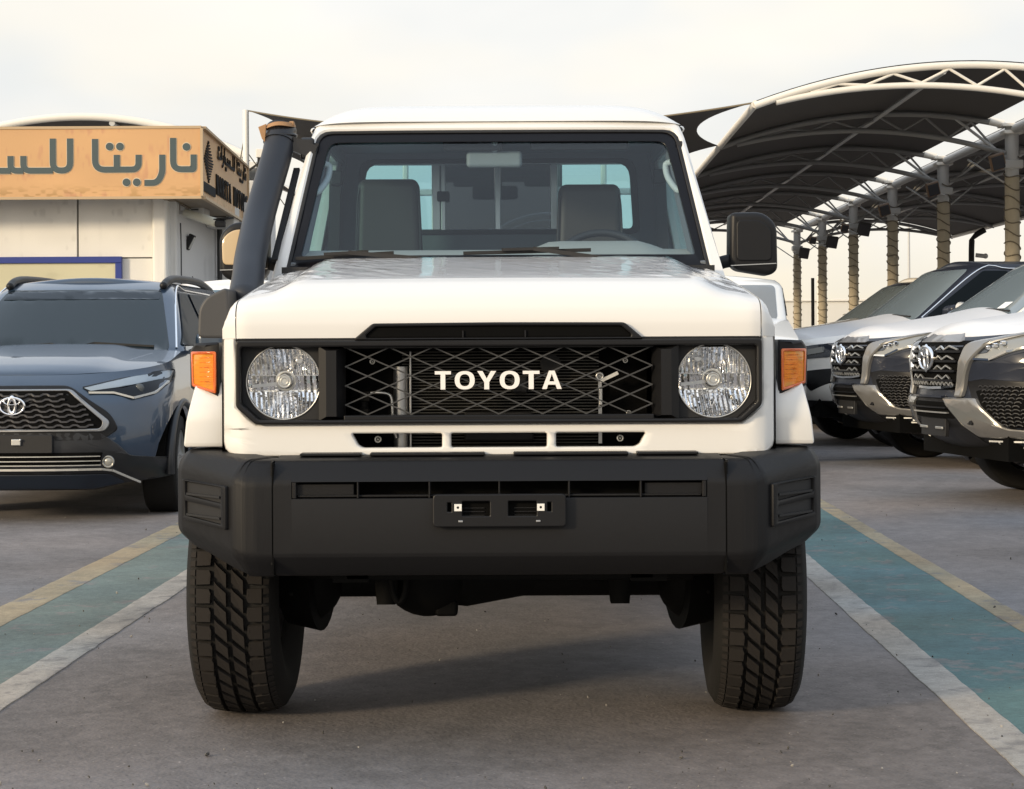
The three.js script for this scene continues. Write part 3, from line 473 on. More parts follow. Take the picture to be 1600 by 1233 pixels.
function carWheel(parent, x, y, z, R, W, turn = 0) {   // a road car's wheel, outer face on the side of x
  const s = Math.sign(x), place = (g) => g.rotateZ(-Math.PI / 2 * s).rotateY(turn).translate(x, y, z), r = R * 0.68;
  const t = new THREE.LatheGeometry([[r * 0.96, -W / 2], [r * 1.05, -W / 2], [R * 0.93, -W / 2], [R, -W * 0.4], [R, W * 0.4], [R * 0.93, W / 2], [r * 1.05, W / 2], [r * 0.98, W / 2 - 0.012]].map((p) => new THREE.Vector2(...p)), 48);
  const wh = new THREE.Group(); wh.name = 'wheel'; parent.add(wh);
  part('tyre', place(t), M.tyre, wh);
  const rim = [new THREE.LatheGeometry([[r * 0.98, W / 2 - 0.012], [r * 0.93, W / 2 - 0.02], [r * 0.88, W * 0.1], [r * 0.86, -W * 0.4]].map((p) => new THREE.Vector2(...p)), 40), new THREE.CylinderGeometry(r * 0.24, r * 0.2, 0.04, 20).translate(0, W / 2 - 0.045, 0)];
  for (let i = 0; i < 10; i++) { const a = i * Math.PI / 5 + (i % 2 ? 0.16 : -0.16); rim.push(bar([Math.cos(a) * r * 0.15, W / 2 - 0.045, Math.sin(a) * r * 0.15], [Math.cos(a + 0.04) * r * 0.93, W / 2 - 0.03, Math.sin(a + 0.04) * r * 0.93], 0.03, 0.03)); }
  part('rim', rim.map((g) => place(flat(g))), M.alu, wh);
  part('brake_disc', place(new THREE.CylinderGeometry(r * 0.7, r * 0.7, 0.02, 24).translate(0, 0, 0)), M.under, wh);
}

// ---------------------------------------------------------------- the white pickup
function pickup() {
  const tk = thing('pickup_truck', 'white single cab pickup with snorkel, round headlamps and black bumper facing the camera', 'pickup truck');
  const q = (z) => (du, v) => [du * (DIST - z) / FOCAL, EYE - (v - HV) * (DIST - z) / FOCAL];
  const Q = (z, l) => l.map(([a, b]) => q(z)(a, b)), sym = (l) => [...l, ...l.slice().reverse().map(([a, b]) => [-a, b])];

  // --- nose panel, with three slots
  const zg = 0.60, nz = (x, y) => -0.05 * Math.pow(clamp((Math.abs(x) - 0.70) / 0.085), 2.4);
  const half = Q(zg, [[411.5, 521], [434, 521], [434, 690], [431, 700], [423, 707.5], [408, 712]]), inner = Q(zg, [[380, 662], [411.5, 634]]);
  const outl = [...half, ...half.slice().reverse().map(([a, b]) => [-a, b]), ...inner.map(([a, b]) => [-a, b]).reverse(), ...inner];
  const slots = [Q(zg, [[-230, 676.5], [-89, 676.5], [-89, 699], [-212, 699], [-220, 695]]), Q(zg, [[-75, 676.5], [75, 676.5], [75, 699], [-75, 699]]), Q(zg, [[89, 676.5], [230, 676.5], [220, 695], [212, 699], [89, 699]])].map((p) => rounded(p, 0.006));
  part('nose_panel', conform(outl, nz, zg, 0.05, { holes: slots, b: 0.006, edge: 0.02, crease: 1.5 }), M.white, tk);

  // --- black grille surround and headlamp plates
  const fo = rounded(Q(zg, sym([[410.5, 530.5], [410.5, 634], [379.5, 661.5]])), 0.012), fi = rounded(Q(zg, sym([[402, 541], [402, 629], [374, 654.5]])), 0.008);
  const gr = part('grille', [plate(fo, 0.618, 0.06, { holes: [fi], b: 0.005 }), plate(rounded(Q(zg, [[-242, 648], [242, 648], [242, 657], [-242, 657]]), 0.003), 0.612, 0.05), plate(Q(zg, [[-242, 541], [242, 541], [242, 543.5], [-242, 543.5]]), 0.606, 0.04)], M.blackTrim, tk);
  for (const s of [-1, 1]) {
    const hole = circle(s * 337.5 * 5.4 / FOCAL, q(zg)(0, 596)[1], 0.1055, 56), pl = Q(zg, [[275, 539], [403.5, 539], [403.5, 628], [373, 656], [275, 656]]).map(([x, y]) => [x * s, y]);
    part('headlamp_plate', plate(pl, 0.582, 0.02, { holes: [hole] }), M.matBlack, gr);
    const [xa, ya] = q(zg)(281, 540), [, yb] = q(zg)(281, 656), xs = [281, 269, 253, 241].map((d) => d * 5.4 / FOCAL), zs = [0.607, 0.619, 0.619, 0.55], v = [], n = 14;
    const post = grid(3, n, (u, w) => { const i = Math.round(u * 3), c = (i === 0 || i === 3) ? 0 : 0.012; return [s * xs[i], lerp(ya - c, yb + c, w), zs[i]]; }, s < 0);
    const cap = [ya - 0.012, yb + 0.012].map((y, i) => { const g = new THREE.BufferGeometry(); const yy = i ? yb : ya; g.setAttribute('position', new THREE.Float32BufferAttribute([s * xs[1], y, zs[1], s * xs[2], y, zs[2], s * xs[3], yy, zs[3], s * xs[1], y, zs[1], s * xs[3], yy, zs[3], s * xs[0], yy, zs[0]], 3)); return flat(g); });
    part('post', [toCreasedNormals(flat(post), 0.3), ...cap], M.blackTrim, gr);
  }
  // diamond lattice: every slat is a piece of its own, cut at the edge of the opening
  const [gx1, gy0] = q(zg)(241, 543), [, gy1] = q(zg)(241, 648), px = 5.4 / FOCAL, stepX = 34.3 * px, stepY = 15 * px, sl = stepY / stepX, cy = q(zg)(0, 557)[1];
  for (const s of [-1, 1]) for (let k = -14; k <= 14; k++) {
    const c = cy + 2 * k * stepY, pts = [];   // y = c + s * sl * x
    let a = -gx1, b = gx1; const ya = (gy1 - c) / (s * sl), yb = (gy0 - c) / (s * sl); a = Math.max(a, Math.min(ya, yb)); b = Math.min(b, Math.max(ya, yb));
    if (b - a < 0.02) continue;
    const A = V(a, c + s * sl * a, 0.575), B = V(b, c + s * sl * b, 0.575 + 0.0004);
    part('grille_slat', bar(A, B, 0.014, 0.0036).translate(0, 0, s * 0.0011), gridMat, gr);
  }
  const TX = [[676, 701], [707, 738], [742, 771.5], [777, 808], [813, 839], [843, 873.4]];
  'TOYOTA'.split('').forEach((ch, i) => { const a = q(0.585)(TX[i][0] - 775.5, 608), b = q(0.585)(TX[i][1] - 775.5, 579.5); part('letter', glyph(ch, a[0], a[1], b[0], b[1], 0.605, 0.022), M.letter, gr); });
  // --- what shows behind the lattice
  const en = part('radiator', box(0, 0.98, 0.405, 0.86, 0.34, 0.04), M.void, tk);
  const fins = []; for (let i = 0; i < 34; i++) fins.push(box(0.005, 0.835 + i * 0.0088, 0.431, 0.57, 0.003, 0.014)); part('fins', fins, std(C(0.05, 0.048, 0.042), { metalness: 0.4, roughness: 0.5 }), en);
  part('side_tank', [cyl([-0.283, 0.80, 0.445], [-0.283, 1.075, 0.445], 0.022)], M.alu, en); part('bracket', rbox(-0.255, 0.97, 0.452, 0.006, 0.3, 0.014, 0.002), M.alu, en); part('bracket', [box(0.293, 0.95, 0.44, 0.01, 0.2, 0.01)], M.alu, en);
  part('pipe', tube([[-0.38, 1.0, 0.47], [-0.335, 1.0, 0.475], [-0.312, 0.99, 0.475], [-0.307, 0.95, 0.475], [-0.305, 0.9, 0.475], [-0.295, 0.87, 0.475]], 0.0045, 40, 8), M.brushed, en);
  part('horn', [rbox(-0.385, 0.99, 0.47, 0.03, 0.03, 0.03, 0.004), rbox(-0.388, 0.935, 0.47, 0.03, 0.04, 0.03, 0.004), cyl([-0.388, 0.955, 0.47], [-0.388, 0.98, 0.47], 0.012)], M.under, en);
  part('latch', [new THREE.TorusGeometry(0.009, 0.004, 8, 20).translate(0.29, 1.045, 0.49), bar([0.29, 1.03, 0.49], [0.342, 1.055, 0.5], 0.005, 0.01), rbox(0.293, 0.985, 0.48, 0.012, 0.05, 0.012, 0.004)], M.brushed, en);
  part('bolt', [[-0.362, 1.09], [0.363, 1.09], [0.372, 0.94], [0.37, 0.925]].flatMap(([x, y]) => [new THREE.TorusGeometry(0.006, 0.002, 6, 16).translate(x, y, 0.5), new THREE.SphereGeometry(0.003, 8, 6).translate(x, y, 0.5)]), M.brushed, en);
  part('bolt', [-0.345, 0.345].flatMap((x) => [new THREE.TorusGeometry(0.008, 0.0025, 6, 18).translate(x, 0.869, 0.53), new THREE.SphereGeometry(0.004, 8, 6).translate(x, 0.869, 0.53)]), M.brushed, en);
  part('bonnet_stay', [rbox(0.06, 1.02, 0.45, 0.05, 0.05, 0.02, 0.01), rbox(0.0, 0.9, 0.46, 0.2, 0.085, 0.02, 0.008), cyl([0.15, 1.08, 0.45], [0.15, 1.08, 0.47], 0.03)], M.matBlack, en);
  part('light_block_box', [box(0, 0.93, 0.34, 1.44, 0.5, 0.02), box(-0.72, 0.95, 0.45, 0.02, 0.44, 0.2), box(0.72, 0.95, 0.45, 0.02, 0.44, 0.2), box(0, 0.775, 0.42, 1.44, 0.02, 0.26), box(0, 1.13, 0.45, 1.3, 0.02, 0.2)], M.void, tk);  // black box added behind the grille to keep light out

  // --- headlamps
  for (const s of [-1, 1]) {
    const cx = s * 337.5 * 5.4 / FOCAL, cyh = q(zg)(0, 596)[1], h = new THREE.Group(); h.name = 'headlamp'; tk.add(h);
    const refl = grid(260, 40, (u, v) => {
      const a = u * 2 * Math.PI, r = lerp(0.018, 0.102, v); let x = r * Math.cos(a), y = Math.min(r * Math.sin(a), 0.094);
      const band = y > 0.02 ? 0 : y > -0.028 ? 1 : 2, w = band === 0 ? 0.0135 : band === 1 ? 0.019 : 0.0125, t = ((x + (band * 0.003) + y * (band === 2 ? 0.12 : 0.05) + 1) / w) % 1, tri = Math.abs(t - 0.5) * 2;
      let z = -0.062 * (1 - r * r / 0.0105) + (tri - 0.5) * 0.0050 + (band === 1 ? -0.006 + 0.25 * y : 0) + 0.0008 * perlin.noise(x * 40, y * 14, s * 3 + band);
      return [cx + x, cyh + y, 0.575 + z];
    });
    part('reflector', toCreasedNormals(flat(refl), 0.12), M.chrome, h);
    part('housing', [cyl([cx, cyh, 0.47], [cx, cyh, 0.5], 0.11), cyl([cx, cyh, 0.5], [cx, cyh, 0.572], 0.107, 0.107, 40, true)], M.void, h);
    part('bulb_cap', [cyl([cx, cyh + 0.003, 0.52], [cx, cyh + 0.003, 0.562], 0.0185, 0.017, 28), new THREE.TorusGeometry(0.0175, 0.0025, 8, 30).translate(cx, cyh + 0.003, 0.562), new THREE.TorusGeometry(0.010, 0.0018, 8, 24).translate(cx, cyh + 0.003, 0.5635), new THREE.TorusGeometry(0.026, 0.004, 8, 30).translate(cx, cyh + 0.003, 0.527)], M.brushed, h);
    part('divider', [box(cx - 0.05, cyh + 0.019, 0.56, 0.085, 0.0016, 0.01), box(cx + 0.055, cyh + 0.019, 0.56, 0.07, 0.0016, 0.01), bar([cx - 0.092, cyh - 0.012, 0.56], [cx - 0.02, cyh - 0.004, 0.55], 0.002, 0.01), box(cx - 0.03, cyh - 0.036, 0.552, 0.09, 0.0016, 0.01), plate(circle(cx + 0.042 * (s < 0 ? 1 : -1), cyh + 0.06, 0.011, 20, 0.8), 0.553, 0.006)], M.alu, h);
    const gl = grid(40, 10, (u, v) => { const a = u * 2 * Math.PI, r = 0.1035 * v, y = Math.max(-0.1, Math.min(0.0965, r * Math.sin(a))); return [cx + r * Math.cos(a), cyh + y, 0.583 + 0.016 * (1 - v * v)]; });
    part('lens', gl, M.lens, h);
    part('bezel', new THREE.TorusGeometry(0.1045, 0.0022, 8, 64).translate(cx, cyh, 0.583), M.brushed, h);
  }

  // --- hood with raised centre, black intake lip at its front edge
  const prof = [[0.602, 1.158], [0.604, 1.20], [0.597, 1.24], [0.578, 1.277], [0.545, 1.303], [0.49, 1.320], [0.38, 1.336], [0.2, 1.357], [0, 1.378], [-0.2, 1.399], [-0.4, 1.419], [-0.585, 1.437]];
  const pc = new THREE.CatmullRomCurve3(prof.map(([z, y]) => V(0, y, z)), false, 'catmullrom', 0.4);
  const HW = 0.738, hoodF = (u, v, lift = 0) => {
    const p = pc.getPoint(v), x = lerp(-HW, HW, u), ax = Math.abs(x), back = smooth(0.1, 0.55, v);
    const edge = smooth(0.615, HW, ax);
    let y = p.y - 0.034 * smooth(0.565, 0.665, ax) * back - 0.012 * Math.pow(edge, 2) * smooth(0.12, 0.4, v) - 0.010 * ax * ax * smooth(0.1, 0.3, v);
    return [x, y + lift, p.z + nz(x, 1)];
  };
  part('hood', [grid(96, 80, (u, v) => hoodF(u, v), true)], M.hood, tk);
  part('hood_edge', [grid(40, 2, (u, v) => { const p = hoodF(u, 0); return [p[0], p[1] - 0.001, p[2] - 0.03 * v]; })], M.white, tk);
  // clear protective film crumpled over the back of the hood
  part('protective_film', grid(120, 60, (u, v) => {
    const e = 0.012 * fbm(u * 7, 3.3, 0.2, 3) + 0.03 * Math.pow(Math.abs(2 * u - 1), 3), t = lerp(0.50 - e * 0.6, 0.985, v), w = lerp(0.01, 0.99, u), p = hoodF(w, t), cr = Math.pow(Math.abs(2 * u - 1), 1.5);
    const n = Math.abs(fbm(u * 16 + v * 5, v * 3.5 - u * 6, 4.4, 3)); return [p[0], p[1] + 0.003 + 0.016 * n * (0.12 + cr) * smooth(0, 0.1, v), p[2]];
  }, true), filmMat, tk);
  const li = [[227, 528.5], [200, 507.5], [194, 505], [0, 503.5]], lo = rounded(Q(zg, sym([[0, 503.5], [196, 504.5], [226, 529.5]]).filter((_, i) => i !== 5)), 0.008), lin = rounded(Q(zg, sym([[0, 509], [191, 510], [206, 522.5], [206, 527]]).filter((_, i) => i !== 7)), 0.004);
  const lip = part('intake_lip', plate(lo, 0.622, 0.05, { holes: [lin], b: 0.004 }), M.blackTrim, tk);
  part('slot', [plate(lin, 0.6135, 0.01)], M.void, lip);
  part('slot_rib', [-0.1, 0.075].map((x) => box(x, 1.165, 0.616, 0.004, 0.024, 0.006)), M.blackTrim, lip);
  part('seam_strip', plate(rounded(Q(zg, sym([[411, 528], [411, 531]])), 0.001), 0.606, 0.02), M.blackTrim, tk);

  // --- fenders: side wall, rounded shoulder up to the hood seam, front face
  for (const s of [-1, 1]) {
    const sec = [[0.0025, 0, -0.02], [0.0035, 0, 0], [0.013, -0.005, 0], [0.026, -0.018, 0], [0.037, -0.042, 0], [0.045, -0.085, 0], [0.048, -0.15, 0], [0.048, -0.19, 0], [0.048, -0.30, 0]];
    const fz = (u, v) => {
      const e = hoodF(1, v), c = u * (sec.length - 1), i = Math.min(sec.length - 2, Math.floor(c)), t = c - i, dx = lerp(sec[i][0], sec[i + 1][0], t), k = smooth(0.02, 0.30, v);
      let dy = lerp(sec[i][1], sec[i + 1][1], t) * lerp(0.02, 1, k) + sec[0][2] * (i === 0 ? 1 - t : 0); const x = HW + dx; let y = e[1] + dy;
      if (i >= 5) y = Math.min(y, lerp(y, 0.83, (c - 5) / 3));
      const low = 1 - smooth(1.10, 1.16, y), z = e[2] + nz(x, 1) - nz(HW, 1) - 0.05 * low * (1 - smooth(0, 0.15, v)); return [s * x, y, z];
    };
    const ff = part('fender', [grid(64, 80, fz, s < 0)], M.white, tk);
    // flare over the wheel
    const arch = []; for (let i = 0; i <= 16; i++) { const a = Math.PI * (0.10 + 0.80 * i / 16); arch.push([0.0 + 0.50 * Math.cos(a), 0.42 + 0.5 * Math.sin(a)]); }
    const o = [[0.515, 0.848, 0.012], [0.518, 0.95, 0.03], [0.485, 1.03], [0.2, 1.065], [-0.3, 1.05], [-0.52, 0.86], [-0.6, 0.62]];
    const inn = [[-0.5, 0.6], [-0.47, 0.78], [-0.36, 0.92], [-0.15, 0.985], [0.1, 0.985], [0.3, 0.93], [0.40, 0.845, 0.01]];
    const fl = new THREE.ExtrudeGeometry(shapeOf(rounded([...o, ...inn], 0.05)), { depth: 0.122, bevelEnabled: true, bevelThickness: 0.007, bevelSize: 0.007, bevelOffset: -0.007, bevelSegments: 3 });
    moved(fl, (v) => { const z = v.x, x = 0.772 + v.z * (1 - 0.22 * smooth(0.86, 1.05, v.y)); v.set(s * x, v.y, z); });
    let g = flat(fl); if (s > 0) g = fixWinding(g); g.computeVertexNormals(); part('flare', toCreasedNormals(g, 0.5), M.white, tk);
    part('wheel_liner', [grid(20, 1, (u, v) => { const a = Math.PI * lerp(0.22, 0.85, u); return [s * lerp(0.45, 0.80, v), 0.44 + 0.5 * Math.sin(a), 0.5 * Math.cos(a)]; }), box(s * 0.5, 0.78, 0, 0.02, 0.5, 0.9)], M.void, tk);
    // indicator lamp
    const zi = 0.5, I = (l) => l.map(([a, b]) => { const r = q(zi)(a, b); return [r[0] * s, r[1]]; }), wrap = (x) => -0.06 * Math.pow(clamp((Math.abs(x) - 0.81) / 0.085), 2);
    const hs = rounded(I([[437, 532.5], [478, 534], [488, 546], [487, 604], [437, 629]]), 0.006), ls = rounded(I([[441, 547], [485, 547], [483.5, 601], [441, 613]]), 0.006), l2 = rounded(I([[445, 551], [481, 551], [480, 598], [445, 608]]), 0.004);
    const hsg = part('indicator', conform(hs, wrap, zi, 0.2, { b: 0.006, edge: 0.04 }), M.blackTrim, tk);
    part('lens_rim', conform(ls, wrap, zi + 0.010, 0.012, { holes: [l2], b: 0.002, edge: 0.03 }), M.amberEdge, hsg);
    const ribs = [conform(l2, wrap, zi + 0.006, 0.006, { b: 0.001, edge: 0.03 })]; for (let i = 0; i < 12; i++) { const y = 556 + i * 3.7; ribs.push(conform(I([[446, y], [470 + 8 * (i % 2), y], [470 + 8 * (i % 2), y + 1.2], [446, y + 1.2]]), wrap, zi + 0.008, 0.003, { b: 0, edge: 0.03 })); }
    part('lens', ribs, M.amber, hsg);
    part('lamp_back', conform(l2, wrap, zi + 0.0005, 0.003, { b: 0, edge: 0.03 }), std(C(0.9, 0.78, 0.5), { roughness: 0.3 }), hsg);
  }

  // --- bumper: centre section with a slot, two swept end caps
  const SB = 0.615, yT = 0.822, chTop = 0.768, slotT = q(0.78)(0, 752)[1], slotB = q(0.78)(0, 778)[1], sxx = 325 * 5.22 / FOCAL, low = 0.56, bot = 0.503;
  const ext = (poly, x0, x1) => { const g = new THREE.ExtrudeGeometry(shapeOf(poly), { depth: x1 - x0, bevelEnabled: false }); moved(g, (v) => v.set(v.z + x0, v.y, v.x)); const f = fixWinding(flat(g)); f.computeVertexNormals(); return toCreasedNormals(f, 0.6); };
  const full = rounded([[0.50, yT + 0.012], [0.735, yT], [0.78, chTop], [0.782, low], [0.72, bot], [0.66, bot], [0.66, 0.74], [0.5, 0.78]], 0.014, 5);
  const upper = rounded([[0.50, yT + 0.012, 0], [0.735, yT], [0.78, chTop], [0.7815, slotT, 0.004], [0.70, slotT, 0], [0.70, 0.78, 0], [0.5, 0.78, 0]], 0.014, 5), lower = rounded([[0.782, slotB, 0.004], [0.782, low], [0.72, bot], [0.66, bot, 0], [0.66, slotB, 0]], 0.014, 5);
  const bp = part('bumper', [ext(full, -SB, -sxx), ext(full, sxx, SB), ext(upper, -sxx, sxx), ext(lower, -sxx, sxx)], M.bumper, tk);
  part('slot_back', [box(0, (slotT + slotB) / 2, 0.69, 1.14, slotT - slotB + 0.02, 0.02)], M.void, bp);
  for (const s of [-1, 1]) part('slot_block', [rbox(s * 0.475, (slotT + slotB) / 2, 0.74, 0.16, slotT - slotB - 0.012, 0.05, 0.004), rbox(s * 0.558, (slotT + slotB) / 2, 0.755, 0.012, slotT - slotB, 0.05, 0.003)], M.bumper, bp);
  part('slot_rib', [-0.385, -0.19, 0, 0.19, 0.385].map((x) => rbox(x, (slotT + slotB) / 2, 0.755, 0.005, slotT - slotB, 0.05, 0.002)).concat([rbox(0, slotB + 0.006, 0.756, 1.1, 0.006, 0.03, 0.002)]), M.bumper, bp);
  part('step_pad', [[-0.47, 0.17], [-0.2, 0.32], [0.2, 0.32], [0.47, 0.17]].map(([x, w]) => rbox(x, yT + 0.011, 0.60, w, 0.008, 0.12, 0.003)), M.blackTrim, bp);
  const capPlan = (t) => { const P = [[SB + 0.004, 0.782], [0.665, 0.782], [0.70, 0.778], [0.725, 0.763], [0.80, 0.668], [0.872, 0.577], [0.905, 0.533], [0.922, 0.49], [0.926, 0.44], [0.926, 0.30]]; const c = t * (P.length - 1), i = Math.min(P.length - 2, Math.floor(c)), k = c - i; return [lerp(P[i][0], P[i + 1][0], k), lerp(P[i][1], P[i + 1][1], k)]; };
  for (const s of [-1, 1]) {
    const secAt = (t) => { const [x, z] = capPlan(t), rise = smooth(0.66, 0.93, x), b = bot + 0.058 * Math.pow(rise, 1.4), l = low + 0.05 * rise, top = yT + 0.018 * rise, ch = chTop + 0.03 * rise; return { x, z, pr: rounded([[0.15, top + 0.004, 0], [0.046 - 0.02 * rise, top, 0.02], [0, ch, 0.02], [0.0, l, 0.02], [0.05, b, 0.012], [0.11, b, 0]], 0.02, 5) }; };
    const nx = (t) => { const a = capPlan(Math.max(0, t - 0.02)), b = capPlan(Math.min(1, t + 0.02)), dx = b[0] - a[0], dz = b[1] - a[1], l = Math.hypot(dx, dz); return [-dz / l, dx / l]; };
    const nP = secAt(0).pr.length - 1;
    const cap = grid(nP, 54, (u, v) => { const c = secAt(v), [o, y] = c.pr[Math.round(u * nP)], [nX, nZ] = nx(v), w = Math.min(o, 0.055), r = Math.max(0, o - 0.055); return [s * (c.x - nX * w - 0.5 * r), y, c.z - nZ * w - 0.7 * r]; }, s > 0);
    const cp = part('bumper_end', [toCreasedNormals(flat(cap), 0.7), box(s * (SB + 0.006), 0.68, 0.72, 0.004, 0.28, 0.10)], M.bumper, tk);
    part('seam', box(s * (SB + 0.0015), 0.665, 0.735, 0.004, 0.30, 0.09), M.void, cp);
    // fog lamp blank with two recesses, lying on the swept face
    const pa = V(s * 0.742, 0, 0.742), pb = V(s * 0.893, 0, 0.552), ax = pb.clone().sub(pa), W = ax.length(), nrm = V(s * ax.z * -1 * s, 0, 0); const ex = ax.clone().normalize(), ez = V(-ex.z * s, 0, ex.x * s);
    const y0 = EYE - (822 - HV) * 5.33 / FOCAL, y1 = EYE - (748 - HV) * 5.33 / FOCAL;
    const put = (g) => { g = moved(flat(g), (v) => { const p = pa.clone().addScaledVector(ex, v.x).addScaledVector(ez, v.z); v.set(p.x, p.y + v.y, p.z); }); if (s < 0) g = fixWinding(g); g.computeVertexNormals(); return toCreasedNormals(g, 0.5); };
    const sk = (x, y) => y + 0.012 * (x / W);
    const hA = rounded([[0.025, sk(0.03, y0 + 0.012)], [W - 0.02, sk(W, y0 + 0.014)], [W - 0.02, sk(W, y0 + 0.055)], [0.025, sk(0.03, y0 + 0.055)]], 0.004), hB = hA.map(([x, y]) => [x, y + 0.058]);
    part('fog_blank', [put(plate(rounded([[0, y0], [W, y0 + 0.014], [W, y1 - 0.004], [0, y1 - 0.012]], 0.006), 0.011, 0.02, { holes: [hA, hB], b: 0.003 }))], M.bumper, cp);
    part('fog_recess', [put(plate([[0.01, y0 + 0.008], [W - 0.01, y0 + 0.02], [W - 0.01, y1 - 0.012], [0.01, y1 - 0.018]], 0.0025, 0.004, { b: 0 })), ...[hA, hB].map((h) => put(new THREE.BoxGeometry(W - 0.06, 0.006, 0.012).translate(W / 2, h[0][1] + 0.012, 0.006)))], M.matBlack, cp);
  }
  // number plate holder with two windows and bright clips
  const pq = (l) => Q(0.80, l), ph = part('plate_holder', [plate(rounded(pq([[-104, 772], [104, 772], [104, 823], [-104, 823]]), 0.012), 0.808, 0.022, { holes: [rounded(pq([[-58, 783], [-15, 783], [-15, 806], [-58, 806]]), 0.003), rounded(pq([[14, 783], [58, 783], [58, 806], [14, 806]]), 0.003), rounded(pq([[-81, 785], [-75, 785], [-75, 799], [-81, 799]]), 0.001), rounded(pq([[75, 785], [81, 785], [81, 799], [75, 799]]), 0.001)], b: 0.003 })], M.blackTrim, tk);
  part('window_back', box(0, q(0.8)(0, 795)[1], 0.785, 0.33, 0.05, 0.004), M.void, ph); part('mesh_slats', [-0.075, 0.075].flatMap((x) => [0, 1, 2, 3].map((i) => rbox(x, 0.664 + i * 0.01, 0.7885, 0.07, 0.003, 0.004, 0.001))), M.bumper, ph);
  for (const s of [-1, 1]) part('clip', plate(rect(s * 0.112 - 0.010, q(0.8)(0, 798)[1], s * 0.112 + 0.010, q(0.8)(0, 787)[1]), 0.812, 0.004, { holes: [circle(s * 0.112, q(0.8)(0, 792.5)[1], 0.0035, 12)], b: 0.0005 }), std(C(0.75, 0.74, 0.7), { roughness: 0.4 }), ph);
  part('screw', [-1, 1].map((s) => rbox(s * 0.105, q(0.8)(0, 814)[1], 0.809, 0.012, 0.005, 0.004, 0.001)), M.alu, ph);

  // --- front wheels, axle and what hangs below
  const [tyreGeo, treadGeo] = truckTyre(0.39, 0.275);
  const wheel = (x, z, turn) => {
    const w = new THREE.Group(); w.name = 'wheel'; tk.add(w); const s = Math.sign(x), T = (g) => { g = flat(g.clone()); if (s < 0) g.rotateY(Math.PI); return g.rotateY(turn).translate(x, 0.392, z); };
    part('tyre', T(tyreGeo), M.tyre, w); part('tread', T(treadGeo), M.tread, w, 'tread blocks coloured lighter than the grooves, groove shade painted in');
    part('rim', T(join([new THREE.LatheGeometry([[0.205, 0.09], [0.195, 0.08], [0.185, 0.04], [0.12, 0.02], [0.06, 0.05], [0.0, 0.055]].map((p) => new THREE.Vector2(...p)), 40).rotateZ(-Math.PI / 2), new THREE.LatheGeometry([[0.205, -0.09], [0.19, -0.05], [0.17, 0.0], [0.02, 0.0]].map((p) => new THREE.Vector2(...p)), 40).rotateZ(-Math.PI / 2)])), M.alu, w);
  };
  wheel(-0.782, 0, -0.03); wheel(0.782, 0, -0.03); wheel(-0.76, -3.18, 0); wheel(0.76, -3.18, 0);
  const ax = part('front_axle', [cyl([-0.6, 0.40, 0], [0.6, 0.40, 0], 0.048, 0.048, 18), new THREE.SphereGeometry(0.145, 28, 18).scale(1, 0.98, 0.85).translate(-0.225, 0.435, 0.02), cyl([-0.46, 0.42, 0], [-0.1, 0.42, 0.0], 0.06, 0.10), cyl([-0.1, 0.42, 0], [0.12, 0.41, 0.0], 0.10, 0.05), rbox(-0.165, 0.325, 0.05, 0.07, 0.05, 0.08, 0.012)], M.under, tk);
  part('tie_rod', [cyl([-0.58, 0.455, 0.22], [0.58, 0.445, 0.22], 0.02), cyl([-0.3, 0.47, 0.28], [0.5, 0.46, 0.3], 0.018)], M.under, ax);
  for (const s of [-1, 1]) {
    part('knuckle', [new THREE.SphereGeometry(0.13, 22, 14).scale(0.9, 1.1, 0.8).translate(s * 0.60, 0.42, 0.02), cyl([s * 0.55, 0.40, 0.02], [s * 0.65, 0.4, 0.0], 0.15, 0.13, 24), new THREE.SphereGeometry(0.006, 8, 6).translate(s * 0.62, 0.4, 0.30), rbox(s * 0.56, 0.52, 0.1, 0.12, 0.16, 0.3, 0.02)], M.under, ax);
    part('trailing_arm', [new THREE.CylinderGeometry(0.055, 0.04, 0.13, 4).rotateY(Math.PI / 4).translate(s > 0 ? 0.365 : -0.345, 0.415, 0.15), rbox(s > 0 ? 0.365 : -0.345, 0.48, 0.1, 0.11, 0.08, 0.4, 0.01), rbox(s > 0 ? 0.41 : -0.40, 0.46, 0.15, 0.04, 0.05, 0.1, 0.006)], M.under, ax);
  }
  part('hook', [tube([[-0.325, 0.5, 0.3], [-0.32, 0.42, 0.31], [-0.30, 0.375, 0.31], [-0.28, 0.41, 0.31], [-0.275, 0.5, 0.3]], 0.009, 30, 8)], M.under, ax);
  part('underbody', [box(0, 0.62, 0.1, 0.9, 0.22, 1.0), box(-0.42, 0.55, -1.6, 0.1, 0.16, 4.4), box(0.42, 0.55, -1.6, 0.1, 0.16, 4.4), box(0, 0.56, -1.2, 0.5, 0.2, 1.2), cyl([-0.6, 0.40, -3.18], [0.6, 0.40, -3.18], 0.06), new THREE.SphereGeometry(0.16, 20, 14).translate(0, 0.41, -3.18), box(0, 0.515, 0.50, 0.86, 0.07, 0.2), box(0, 0.74, 0.50, 1.36, 0.1, 0.12), box(0, 0.48, 0.46, 0.8, 0.03, 0.1)], M.under, tk);

  // --- cab: windscreen frame, roof, sides, back wall
  const yW0 = 1.385, yW1 = 1.925, wz = (y) => -0.575 - (y - yW0) / (yW1 - yW0) * 0.425, cw = (y) => 0.775 - (y - 1.40) * 0.19;
  const wzf = (x, y) => wz(y) - 0.03 * Math.pow(Math.abs(x) / 0.7, 3);
  const fo2 = [[-cw(1.34), 1.34], [-cw(1.90), 1.90, 0.03], [-0.655, 1.962, 0.055], [0.655, 1.962, 0.055], [cw(1.90), 1.90, 0.03], [cw(1.34), 1.34], [0.738, 1.34], [0.655, 1.918, 0.045], [-0.655, 1.918, 0.045], [-0.738, 1.34]];
